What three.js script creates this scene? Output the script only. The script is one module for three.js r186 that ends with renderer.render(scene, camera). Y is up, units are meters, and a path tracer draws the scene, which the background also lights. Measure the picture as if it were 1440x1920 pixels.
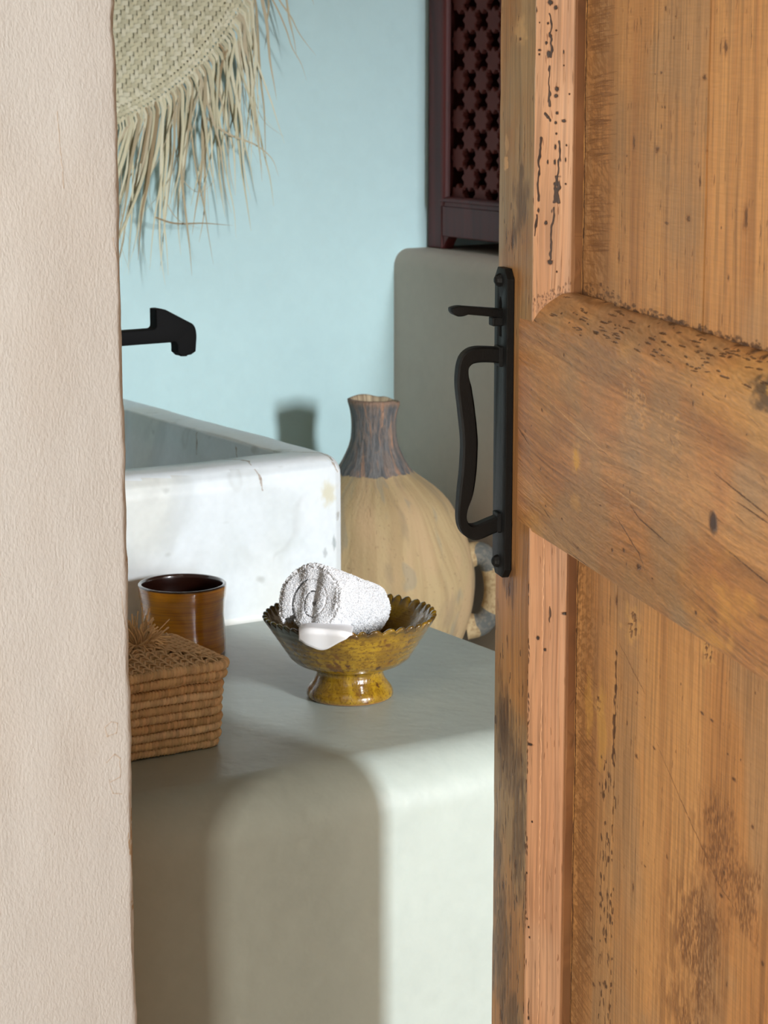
import * as THREE from 'three';
import { RoundedBoxGeometry } from 'three/addons/geometries/RoundedBoxGeometry.js';
import { mergeGeometries, mergeVertices, toCreasedNormals } from 'three/addons/utils/BufferGeometryUtils.js';
import { RectAreaLightUniformsLib } from 'three/addons/lights/RectAreaLightUniformsLib.js';

// ------------------------------------------------------------------ camera, sky, light, exposure
const scene = new THREE.Scene();
scene.background = new THREE.Color(0x8fa6b8);
const camera = new THREE.PerspectiveCamera(24.63, 1440 / 1920, 0.05, 40);
{
  const yaw = THREE.MathUtils.degToRad(32), pitch = THREE.MathUtils.degToRad(11);
  camera.position.set(0, 1.49, 0);
  camera.lookAt(Math.sin(yaw) * Math.cos(pitch), 1.49 - Math.sin(pitch), -Math.cos(yaw) * Math.cos(pitch));
  camera.focus = 1.95;
  camera.userData.fStop = 24;
}
const renderer = new THREE.WebGLRenderer({ antialias: true });
renderer.toneMapping = THREE.LinearToneMapping;
renderer.toneMappingExposure = 1.0;
renderer.shadowMap.enabled = true;
RectAreaLightUniformsLib.init();
function areaLight(color, intensity, w, h, at, to, name) {
  const l = new THREE.RectAreaLight(color, intensity, w, h);
  l.name = name; l.position.set(...at); l.lookAt(...to); scene.add(l);
  return l;
}
// daylight through the washroom window, and through the hall window
const WASH = { x: 1.95, y: 2.0, w: 0.42, h: 0.90 }, ZN = 2.6;
const HALL_SIDE = { z: -0.38, y: 1.3, w: 0.34, h: 1.3 };
areaLight(new THREE.Color(0.89, 0.94, 1.0), 234, WASH.w, WASH.h, [WASH.x, WASH.y, ZN - 0.005], [WASH.x, WASH.y, -3], 'washroom_daylight');
areaLight(new THREE.Color(1.0, 0.91, 0.80), 38, HALL_SIDE.w, HALL_SIDE.h, [-1.295, HALL_SIDE.y, HALL_SIDE.z], [1, HALL_SIDE.y, HALL_SIDE.z], 'hall_side_daylight');

// ------------------------------------------------------------------ helpers
function rng(seed) { let a = seed >>> 0; return () => { a = (a + 0x6d2b79f5) | 0; let t = Math.imul(a ^ (a >>> 15), 1 | a); t = (t + Math.imul(t ^ (t >>> 7), 61 | t)) ^ t; return ((t ^ (t >>> 14)) >>> 0) / 4294967296; }; }
function hash2(x, y, s) { let h = Math.imul(x, 374761393) + Math.imul(y, 668265263) + Math.imul(s, 974634777) | 0; h = Math.imul(h ^ (h >>> 13), 1274126177); return ((h ^ (h >>> 16)) >>> 0) / 4294967296; }
function noise(x, y, s = 0) {                                        // value noise 0..1
  const xi = Math.floor(x), yi = Math.floor(y); let u = x - xi, v = y - yi;
  u = u * u * (3 - 2 * u); v = v * v * (3 - 2 * v);
  const a = hash2(xi, yi, s), b = hash2(xi + 1, yi, s), c = hash2(xi, yi + 1, s), d = hash2(xi + 1, yi + 1, s);
  return a + (b - a) * u + (c - a) * v + (a - b - c + d) * u * v;
}
function fbm(x, y, s = 0, o = 4) { let f = 0, a = 0.5, n = 0; for (let i = 0; i < o; i++) { f += a * noise(x, y, s + i * 17); n += a; a *= 0.5; x = x * 2.03 + 5.1; y = y * 2.03 + 3.7; } return f / n; }
const clamp = (x, a = 0, b = 1) => Math.min(b, Math.max(a, x));
const smooth = (a, b, x) => { const t = clamp((x - a) / (b - a)); return t * t * (3 - 2 * t); };
const lerp = (a, b, t) => a + (b - a) * t;
const mix3 = (a, b, t) => [lerp(a[0], b[0], t), lerp(a[1], b[1], t), lerp(a[2], b[2], t)];

const used = new Map();
function numbered(name) { const n = used.get(name) || 0; used.set(name, n + 1); return n ? `${name}_${String(n).padStart(3, '0')}` : name; }
function tag(o, label, category, group, kind) { o.userData = { label, category }; if (group) o.userData.group = group; if (kind) o.userData.kind = kind; return o; }
function thing(name, label, category, at = [0, 0, 0], turn = 0) {
  const g = new THREE.Group(); g.name = numbered(name); g.position.set(...at); g.rotation.y = turn;
  tag(g, label, category); scene.add(g); return g;
}
function part(name, geo, mat, parent = scene, label) {
  const m = new THREE.Mesh(geo, mat); m.name = numbered(name); m.castShadow = m.receiveShadow = true;
  if (label) m.userData.label = label;
  parent.add(m); return m;
}
function struct(name, geo, mat, parent = scene) { const m = part(name, geo, mat, parent); m.userData.kind = 'structure'; return m; }
function box(x0, x1, y0, y1, z0, z1) { const g = new THREE.BoxGeometry(x1 - x0, y1 - y0, z1 - z0); g.translate((x0 + x1) / 2, (y0 + y1) / 2, (z0 + z1) / 2); return g; }
function rbox(x0, x1, y0, y1, z0, z1, r, seg = 3) { const g = new RoundedBoxGeometry(x1 - x0, y1 - y0, z1 - z0, seg, r); g.translate((x0 + x1) / 2, (y0 + y1) / 2, (z0 + z1) / 2); return g; }
const plain = (g) => { const o = g.index ? g.toNonIndexed() : g; for (const k of Object.keys(o.attributes)) if (!['position', 'normal', 'uv'].includes(k)) o.deleteAttribute(k); return o; };
const merge = (list) => mergeGeometries(list.map(plain));
// uv in metres from the side a face looks to
function boxUV(geo, scale = 1) {
  const g = geo.index ? geo.toNonIndexed() : geo, p = g.attributes.position, uv = new Float32Array(p.count * 2);
  const a = new THREE.Vector3(), b = new THREE.Vector3(), c = new THREE.Vector3();
  for (let i = 0; i < p.count; i += 3) {
    a.fromBufferAttribute(p, i); b.fromBufferAttribute(p, i + 1); c.fromBufferAttribute(p, i + 2);
    const n = b.clone().sub(a).cross(c.clone().sub(a)); const x = Math.abs(n.x), y = Math.abs(n.y), z = Math.abs(n.z);
    for (let k = 0; k < 3; k++) {
      const X = p.getX(i + k), Y = p.getY(i + k), Z = p.getZ(i + k);
      const [u, v] = y >= x && y >= z ? [X, Z] : x >= z ? [Z, Y] : [X, Y];
      uv[(i + k) * 2] = u * scale; uv[(i + k) * 2 + 1] = v * scale;
    }
  }
  g.setAttribute('uv', new THREE.BufferAttribute(uv, 2)); return g;
}
function planarUV(geo, x0, x1, y0, y1) {
  const p = geo.attributes.position, uv = new Float32Array(p.count * 2);
  for (let i = 0; i < p.count; i++) { uv[i * 2] = (p.getX(i) - x0) / (x1 - x0); uv[i * 2 + 1] = (p.getY(i) - y0) / (y1 - y0); }
  geo.setAttribute('uv', new THREE.BufferAttribute(uv, 2)); return geo;
}
// grid surface from f(i, j) -> [x, y, z]; closed in i and / or j
function grid(nu, nv, f, closeU = false, closeV = false, uvf) {
  const cu = nu + 1, pos = [], uv = [], idx = [];
  for (let j = 0; j <= nv; j++) for (let i = 0; i <= nu; i++) { const q = f(closeU && i === nu ? 0 : i, closeV && j === nv ? 0 : j); pos.push(q[0], q[1], q[2]); const t = uvf ? uvf(i, j) : [i / nu, j / nv]; uv.push(t[0], t[1]); }
  for (let j = 0; j < nv; j++) for (let i = 0; i < nu; i++) { const a = j * cu + i, b = a + 1, c = a + cu, d = c + 1; idx.push(a, b, d, a, d, c); }
  const g = new THREE.BufferGeometry(); g.setAttribute('position', new THREE.Float32BufferAttribute(pos, 3)); g.setAttribute('uv', new THREE.Float32BufferAttribute(uv, 2)); g.setIndex(idx); g.computeVertexNormals();
  if (closeU || closeV) {                                             // one normal along the seam
    const n = g.attributes.normal, weld = (a, b) => { const x = n.getX(a) + n.getX(b), y = n.getY(a) + n.getY(b), z = n.getZ(a) + n.getZ(b), l = Math.hypot(x, y, z) || 1; n.setXYZ(a, x / l, y / l, z / l); n.setXYZ(b, x / l, y / l, z / l); };
    if (closeU) for (let j = 0; j <= nv; j++) weld(j * cu, j * cu + nu);
    if (closeV) for (let i = 0; i <= nu; i++) weld(i, nv * cu + i);
  }
  return g;
}
// a picture of matter over a region of w x h metres: colour and relief, painted in metres
class Paint {
  constructor(W, H, x0, x1, y0, y1) { Object.assign(this, { W, H, x0, x1, y0, y1, ux: 1 }); this.c = new Float32Array(W * H * 3); this.h = new Float32Array(W * H).fill(0.5); }
  fill(f) { const { W, H } = this; for (let j = 0; j < H; j++) { const y = this.y0 + (j + 0.5) / H * (this.y1 - this.y0); for (let i = 0; i < W; i++) { const x = this.x0 + (i + 0.5) / W * (this.x1 - this.x0), k = j * W + i, r = f(x, y); this.c[k * 3] = r[0]; this.c[k * 3 + 1] = r[1]; this.c[k * 3 + 2] = r[2]; if (r[3] !== undefined) this.h[k] = r[3]; } } return this; }
  over(xa, xb, ya, yb, f) {                                           // f(x, y) -> [alpha, colour, relief change] or null
    const { W, H } = this, sx = W / (this.x1 - this.x0), sy = H / (this.y1 - this.y0);
    const i0 = Math.max(0, Math.floor((xa - this.x0) * sx)), i1 = Math.min(W - 1, Math.ceil((xb - this.x0) * sx)), j0 = Math.max(0, Math.floor((ya - this.y0) * sy)), j1 = Math.min(H - 1, Math.ceil((yb - this.y0) * sy));
    for (let j = j0; j <= j1; j++) for (let i = i0; i <= i1; i++) {
      const x = this.x0 + (i + 0.5) / sx, y = this.y0 + (j + 0.5) / sy, r = f(x, y); if (!r || r[0] <= 0) continue;
      const k = j * W + i, a = Math.min(1, r[0]); for (let q = 0; q < 3; q++) this.c[k * 3 + q] += (r[1][q] - this.c[k * 3 + q]) * a; this.h[k] += (r[2] || 0) * a;
    }
  }
  blob(x, y, rx, ry, col, alpha = 1, dh = 0, edge = 0.35, seed = 1, rough = 0.5) {
    const m = 1.6; this.over(x - rx * m, x + rx * m, y - ry * m, y + ry * m, (X, Y) => {
      const u = (X - x) / rx, v = (Y - y) / ry, d = Math.hypot(u, v) + (fbm(u * 2.3 + seed * 7, v * 2.3 + seed * 3, seed, 3) - 0.5) * rough * 2;
      return [alpha * (1 - smooth(1 - edge, 1 + edge * 0.4, d)), col, dh];
    });
  }
  stroke(pts, w, col, alpha = 1, dh = 0, seed = 1, taper = true) {      // w = [across x, across y] half widths
    const wx = w[0] ?? w, wy = w[1] ?? w;
    let total = 0; const L = [0]; for (let i = 1; i < pts.length; i++) { total += Math.hypot(pts[i][0] - pts[i - 1][0], pts[i][1] - pts[i - 1][1]); L.push(total); }
    for (let i = 1; i < pts.length; i++) {
      const [ax, ay] = pts[i - 1], [bx, by] = pts[i];
      this.over(Math.min(ax, bx) - wx * 3, Math.max(ax, bx) + wx * 3, Math.min(ay, by) - wy * 3, Math.max(ay, by) + wy * 3, (X, Y) => {
        const jx = (fbm(X * this.ux * 300, Y * 160, seed, 2) - 0.5) * wx * 3; const px = (X + jx - ax) / wx, py = (Y - ay) / wy, dx = (bx - ax) / wx, dy = (by - ay) / wy, l2 = dx * dx + dy * dy || 1;
        const t = clamp((px * dx + py * dy) / l2), d = Math.hypot(px - dx * t, py - dy * t);
        const s = (L[i - 1] + (L[i] - L[i - 1]) * t) / (total || 1), ww = taper ? 0.35 + 0.65 * Math.sin(Math.PI * clamp(s, 0.02, 0.98)) : 1, br = 0.55 + 0.9 * noise(X * this.ux * 500, Y * 300, seed + 3);
        return [alpha * (1 - smooth(0.55, 1.05, d / (ww * br))), col, dh];
      });
    }
  }
  maps(wrap = THREE.ClampToEdgeWrapping, relief = true) {
    const { W, H } = this, d = new Uint8Array(W * H * 4), e = new Uint8Array(W * H * 4);
    for (let k = 0; k < W * H; k++) { for (let q = 0; q < 3; q++) d[k * 4 + q] = clamp(this.c[k * 3 + q], 0, 255); d[k * 4 + 3] = 255; const v = clamp(this.h[k]) * 255; e[k * 4] = e[k * 4 + 1] = e[k * 4 + 2] = v; e[k * 4 + 3] = 255; }
    const t = (a, s) => { const x = new THREE.DataTexture(a, W, H, THREE.RGBAFormat); x.magFilter = x.minFilter = THREE.LinearFilter; x.wrapS = x.wrapT = wrap; if (s) x.colorSpace = THREE.SRGBColorSpace; x.needsUpdate = true; return x; };
    return { map: t(d, true), bumpMap: relief ? t(e, false) : null };
  }
}
function painted(p, opts = {}, wrap) { const { bump = 0.001, ...o } = opts, m = p.maps(wrap, bump > 0); const k = { map: m.map, ...o }; if (bump > 0) { k.bumpMap = m.bumpMap; k.bumpScale = bump; } return new (o.clearcoat || o.sheen || o.transmission ? THREE.MeshPhysicalMaterial : THREE.MeshStandardMaterial)(k); }

// ------------------------------------------------------------------ plaster, stone
const jambPaint = new Paint(640, 2048, 0, 0.32, 0, 1.024).fill((x, y) => {
  const wx = x + (fbm(x * 60, y * 40, 4, 2) - 0.5) * 0.004;
  const a = fbm(wx * 680, y * 260, 1, 3), b = fbm(wx * 1200, y * 620, 2, 2), c = fbm(x * 9, y * 5, 3, 3), d = fbm(x * 40, y * 25, 8, 3);
  const k = 1 + (b - 0.5) * 0.03, w = mix3([233, 237, 240], [233, 239, 244], smooth(0.35, 0.65, c));
  return [w[0] * k, w[1] * k, w[2] * k, 0.5 + (a - 0.5) * 0.55 + (b - 0.5) * 0.25 + (d - 0.5) * 0.18];
});
for (const [y, h, w, i] of [[0.315, 0.006, 0.0022, 1], [0.292, 0.016, 0.004, 2], [0.268, 0.012, 0.003, 3], [0.245, 0.012, 0.0024, 4], [0.43, 0.006, 0.0016, 5], [0.53, 0.005, 0.0012, 6], [0.735, 0.009, 0.0012, 8]]) jambPaint.blob(0.2875, y, w, h, [196, 166, 128], 0.75, -0.12, 0.3, i, 0.9);   // tan plaster where the arris is knocked
for (const [pts, i] of [[[[0.262, 0.394], [0.268, 0.398], [0.273, 0.396], [0.272, 0.388], [0.264, 0.386], [0.262, 0.394]], 1], [[[0.263, 0.364], [0.27, 0.37], [0.275, 0.366], [0.275, 0.35], [0.266, 0.347]], 2], [[[0.265, 0.349], [0.268, 0.337], [0.276, 0.335]], 3], [[[0.279, 0.505], [0.283, 0.478], [0.287, 0.448]], 4], [[[0.234, 0.888], [0.236, 0.86], [0.238, 0.83]], 5], [[[0.28, 0.79], [0.284, 0.77], [0.283, 0.755]], 6], [[[0.283, 0.60], [0.285, 0.58]], 7]]) jambPaint.stroke(pts, 0.0006, [206, 192, 178], 0.5, i === 4 || i === 7 ? 0.35 : -0.3, i, false);   // edges of lifted paint, hair cracks
const matJamb = painted(jambPaint, { bump: 0.00062, roughness: 0.9 }, THREE.MirroredRepeatWrapping);
const wallPaint = new Paint(512, 512, 0, 1, 0, 1).fill((x, y) => {
  const c = fbm(x * 5, y * 5, 3, 4), b = fbm(x * 60, y * 60, 5, 3), k = 1 + (c - 0.5) * 0.035 + (b - 0.5) * 0.02;
  return [191 * k, 220 * k, 221 * k, 0.5 + (b - 0.5) * 0.5 + (c - 0.5) * 0.4];
});
const matWash = painted(wallPaint, { bump: 0.0012, roughness: 0.92 }, THREE.MirroredRepeatWrapping);
const limePaint = new Paint(1024, 1024, 0, 1, 0, 1).fill((x, y) => {
  const c = fbm(x * 6, y * 6, 13, 5), b = fbm(x * 90, y * 90, 15, 3), t = fbm(x * 22 + c * 2, y * 22, 18, 3), k = 1 + (c - 0.5) * 0.07 + (b - 0.5) * 0.03;
  return [174 * k, 184 * k, 177 * k, 0.5 + (b - 0.5) * 0.35 + (t - 0.5) * 0.5];
});
const r0 = rng(91);
for (let i = 0; i < 60; i++) limePaint.blob(r0(), r0(), 0.0008 + r0() * 0.002, 0.0008 + r0() * 0.0015, [140, 138, 124], 0.35, -0.15, 0.4, i);
const benchPaint = new Paint(512, 512, 0, 1, 0, 1).fill((x, y) => { const c = fbm(x * 6, y * 6, 23, 5), b = fbm(x * 90, y * 90, 25, 3), k = 1 + (c - 0.5) * 0.07 + (b - 0.5) * 0.03; return [200 * k, 184 * k, 168 * k, 0.5 + (b - 0.5) * 0.35]; });
const matBench = painted(benchPaint, { bump: 0.001, roughness: 0.75 }, THREE.MirroredRepeatWrapping);
const matLime = painted(limePaint, { bump: 0.0011, roughness: 0.4 }, THREE.MirroredRepeatWrapping);
const floorPaint = new Paint(512, 512, 0, 2, 0, 2).fill((x, y) => { const c = fbm(x * 4, y * 4, 33, 4), k = 1 + (c - 0.5) * 0.15; return [150 * k, 128 * k, 106 * k, 0.5 + (c - 0.5) * 0.4]; });
const matFloor = painted(floorPaint, { bump: 0.001, roughness: 0.6 }, THREE.MirroredRepeatWrapping);
const matCeil = new THREE.MeshStandardMaterial({ color: 0xe8e7e4, roughness: 0.95 });
const matTad = new THREE.MeshStandardMaterial({ color: 0x7d6a55, roughness: 0.8 });
const matBeam = new THREE.MeshStandardMaterial({ color: 0xc8ae8c, roughness: 0.8 });
const matHall = new THREE.MeshStandardMaterial({ color: 0xe8e8e6, roughness: 0.92 });
const matFrame = new THREE.MeshStandardMaterial({ color: 0x6d4a30, roughness: 0.6 });

// ------------------------------------------------------------------ the room shell
const XI = 0.808, XO = 0.662, ZB = -3.05, XR = 2.62, XH = -1.3, H = 2.6, ZJ = -1.68, ZH = -0.735, HEAD = 2.09;
struct('floor', boxUV(box(XH - 0.12, XR + 0.12, -0.1, 0, ZB - 0.12, ZN + 0.12), 0.5), matFloor);
struct('ceiling', box(XH - 0.12, XO + 0.06, H, H + 0.1, ZB - 0.12, ZN + 0.12), matCeil);
struct('ceiling_washroom', box(XO + 0.06, XR + 0.12, H, H + 0.1, ZB - 0.12, ZN + 0.12), matBeam);   // pale timber boards
{ // unseen low arch, added to shade the upper part of the back wall
  const s = new THREE.Shape(); s.moveTo(XI, 0); s.lineTo(XI + 0.14, 0); s.lineTo(XI + 0.14, 1.45); s.quadraticCurveTo(XI + 0.2, 1.86, 1.55, 1.86); s.lineTo(2.15, 1.86); s.quadraticCurveTo(XR - 0.12, 1.86, XR - 0.1, 1.45); s.lineTo(XR - 0.1, 0); s.lineTo(XR, 0); s.lineTo(XR, H); s.lineTo(XI, H); s.closePath();
  const g = new THREE.ExtrudeGeometry(s, { depth: 0.12, bevelEnabled: false, curveSegments: 16 }); g.translate(0, 0, 0.02); struct('added_shade_arch', boxUV(g), matTad);
}
struct('wall_back', boxUV(box(XO + 0.06, XR, 0, H, ZB - 0.12, ZB)), matWash);
struct('wall_hall_end', box(XH, XO + 0.06, 0, H, ZB - 0.12, ZB), matHall);
struct('wall_right', boxUV(box(XR, XR + 0.12, 0, H, ZB - 0.12, ZN + 0.12)), matTad);
{ // the wall towards the window: openings for the washroom window and the hall window
  const holes = (x0, x1, W) => merge([box(x0, W.x - W.w / 2, 0, H, ZN, ZN + 0.12), box(W.x + W.w / 2, x1, 0, H, ZN, ZN + 0.12), box(W.x - W.w / 2, W.x + W.w / 2, 0, W.y - W.h / 2, ZN, ZN + 0.12), box(W.x - W.w / 2, W.x + W.w / 2, W.y + W.h / 2, H, ZN, ZN + 0.12)]);
  struct('wall_near', boxUV(holes(XO + 0.06, XR, WASH)), matTad);
  struct('wall_hall_near', box(XH, XO + 0.06, 0, H, ZN, ZN + 0.12), matHall);
  const S = HALL_SIDE, a = S.z - S.w / 2, b = S.z + S.w / 2;
  struct('wall_hall_side', merge([box(XH - 0.12, XH, 0, H, ZB - 0.12, a), box(XH - 0.12, XH, 0, H, b, ZN + 0.12), box(XH - 0.12, XH, 0, S.y - S.h / 2, a, b), box(XH - 0.12, XH, S.y + S.h / 2, H, a, b)]), matHall);
}
function windowUnit(n, w, h, at, turn, tint) {                          // frosted panes in a timber frame, lit from outside
  const g = new THREE.Group(); g.name = `window_${n}`; g.position.set(...at); g.rotation.y = turn; g.userData.kind = 'structure'; scene.add(g);
  const t = 0.018, bars = [box(-w / 2, w / 2, -h / 2, -h / 2 + t, -0.01, 0.02), box(-w / 2, w / 2, h / 2 - t, h / 2, -0.01, 0.02), box(-w / 2, -w / 2 + t, -h / 2 + t, h / 2 - t, -0.01, 0.02), box(w / 2 - t, w / 2, -h / 2 + t, h / 2 - t, -0.01, 0.02), box(-0.007, 0.007, -h / 2 + t, h / 2 - t, -0.008, 0.018)];
  part('window_frame', merge(bars), matFrame, g);
  const glow = new THREE.MeshStandardMaterial({ color: 0xdfe6e8, emissive: tint, emissiveIntensity: 3, roughness: 0.4 });
  for (const s of [-1, 1]) part('window_pane', box(Math.min(s * 0.007, s * (w / 2 - t)), Math.max(s * 0.007, s * (w / 2 - t)), -h / 2 + t, h / 2 - t, 0.004, 0.01), glow, g);
}
windowUnit(1, WASH.w, WASH.h, [WASH.x, WASH.y, ZN + 0.03], 0, new THREE.Color(0.89, 0.94, 1.0));
windowUnit(2, HALL_SIDE.w, HALL_SIDE.h, [XH - 0.03, HALL_SIDE.y, HALL_SIDE.z], -Math.PI / 2, new THREE.Color(1, 0.91, 0.80));

{ // the thick wall between hall and washroom; the doorway's plastered end is worn and slightly uneven
  const ends = (zEnd, zFar, seed) => {                                // a wall block from zFar to the worn end at zEnd
    const dir = Math.sign(zEnd - zFar), ny = 260, R = 0.007, prof = [];
    for (let i = 0; i <= 6; i++) { const a = i / 6 * Math.PI / 2; prof.push([XI - R + R * Math.sin(Math.PI / 2 - a), zEnd - dir * R + dir * R * Math.sin(a), 1 - Math.abs(i / 6 - 0.5)]); }
    for (let i = 1; i < 24; i++) prof.push([lerp(XI - R, XO + R, i / 24), zEnd, 0.12]);
    for (let i = 0; i <= 6; i++) { const a = i / 6 * Math.PI / 2; prof.push([XO + R - R * Math.sin(a), zEnd - dir * R + dir * R * Math.cos(a), 0.5]); }
    prof.push([XO, zFar, 0], [XI, zFar, 0], [XI, zEnd - dir * 0.06, 0]);
    const n = prof.length;
    const g = grid(n, ny, (i, j) => {
      const q = prof[i % n], y = H * j / ny, w = q[2], low = (fbm(y * 5, 1.3, seed, 3) - 0.5) * 0.007, fine = (fbm(y * 46, i * 0.3, seed + 5, 3) - 0.5) * 0.004, chip = Math.max(0, fbm(y * 17, 7.7, seed + 9, 3) - 0.66) * -0.022;
      const k = w > 0.4 ? (low + fine + chip) * w : low * w * 0.3;
      return [q[0] + (q[0] > (XI + XO) / 2 ? k : -k), y, q[1] + dir * ((fbm(q[0] * 14, y * 7, seed + 2, 3) - 0.5) * 0.0035) * (w > 0 ? 1 : 0)];
    }, true, false, (i, j) => { const q = prof[i % n]; const off = Math.max(0, Math.abs(q[1] - zEnd) - R); return [(q[0] - 0.52 + (q[0] > (XI + XO) / 2 ? off : -off)) / 0.32, (H * j / ny - 0.56) / 1.024]; });
    if (dir < 0) g.index.array.reverse(), g.computeVertexNormals();
    const cap = (y) => box(XO + 0.01, XI - 0.01, y - 0.002, y + 0.002, Math.min(zFar, zEnd - dir * 0.02), Math.max(zFar, zEnd - dir * 0.02));
    return merge([g, cap(0.004), cap(H - 0.004)]);
  };
  struct('wall_left', ends(ZJ, ZB, 11), matJamb);
  struct('wall_door_side', ends(ZH, ZN, 12), matJamb);
  struct('wall_over_door', boxUV(box(XO, XI, HEAD, H, ZJ - 0.01, ZH + 0.01)), matJamb);
}
// ------------------------------------------------------------------ counter, side bench, ledge
function plasterBench(len, depth, top, R, endR) {                        // along x from 0 to len, back at z = 0, front at z = depth, its long edge and its far end rounded
  const prof = (o) => { const p = []; for (let i = 0; i <= 40; i++) p.push([lerp(0, depth - R, i / 40), top - o, i / 40 * (depth - R)]); for (let i = 1; i <= 28; i++) { const a = i / 28 * Math.PI / 2; p.push([depth - R + (R - o) * Math.sin(a), top - R + (R - o) * Math.cos(a), depth - R + R * a]); } for (let i = 1; i <= 40; i++) p.push([depth - o, lerp(top - R, 0, i / 40), depth - R + R * Math.PI / 2 + (top - R) * i / 40]); return p; };
  const st = []; for (let i = 0; i <= 30; i++) st.push([lerp(0, len - endR, i / 30), 0]); for (let i = 1; i <= 6; i++) { const a = i / 6 * Math.PI / 2; st.push([len - endR + endR * Math.sin(a), endR * (1 - Math.cos(a))]); }
  const P = st.map(([, o]) => prof(o)), nv = P[0].length - 1;
  const g = grid(nv, st.length - 1, (i, j) => [st[j][0], P[j][i][1], P[j][i][0]], false, false, (i, j) => [st[j][0], P[j][i][2]]); g.index.array.reverse(); g.computeVertexNormals();
  const face = (q, x) => { const s = new THREE.Shape(); s.moveTo(0, 0); for (let i = 0; i <= nv; i++) s.lineTo(q[i][0], q[i][1]); s.closePath(); const f = new THREE.ShapeGeometry(s); f.rotateY(-Math.PI / 2); f.translate(x, 0, 0); return f; };
  return merge([g, face(P[P.length - 1], len), face(P[0], 0)]);
}
{
  const ZF = -1.755, X1 = 1.434, TOP = 0.85, g = plasterBench(X1 - XI - 0.001, ZF - ZB, TOP, 0.052, 0.012); g.translate(XI + 0.001, 0, ZB);
  tag(part('washroom_counter', g, matLime), 'pale lime-plaster counter with a rounded front edge under the sink', 'counter');
}
{
  const XB = 1.924, TOP = 1.2, g = plasterBench(1.6, XR - 0.024 - XB, TOP, 0.026, 0.012); g.applyMatrix4(new THREE.Matrix4().makeBasis(new THREE.Vector3(0, 0, 1), new THREE.Vector3(0, 1, 0), new THREE.Vector3(-1, 0, 0))); g.translate(XR - 0.024, 0, ZB);
  tag(part('plaster_bench', g, matBench), 'tall grey-green plaster bench with rounded top in the far corner', 'bench');
  tag(part('low_ledge', boxUV(rbox(1.434, XB, 0, 0.55, ZB, -2.2, 0.012)), matLime), 'low plaster ledge under the clay jar between counter and bench', 'ledge');
}

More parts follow.
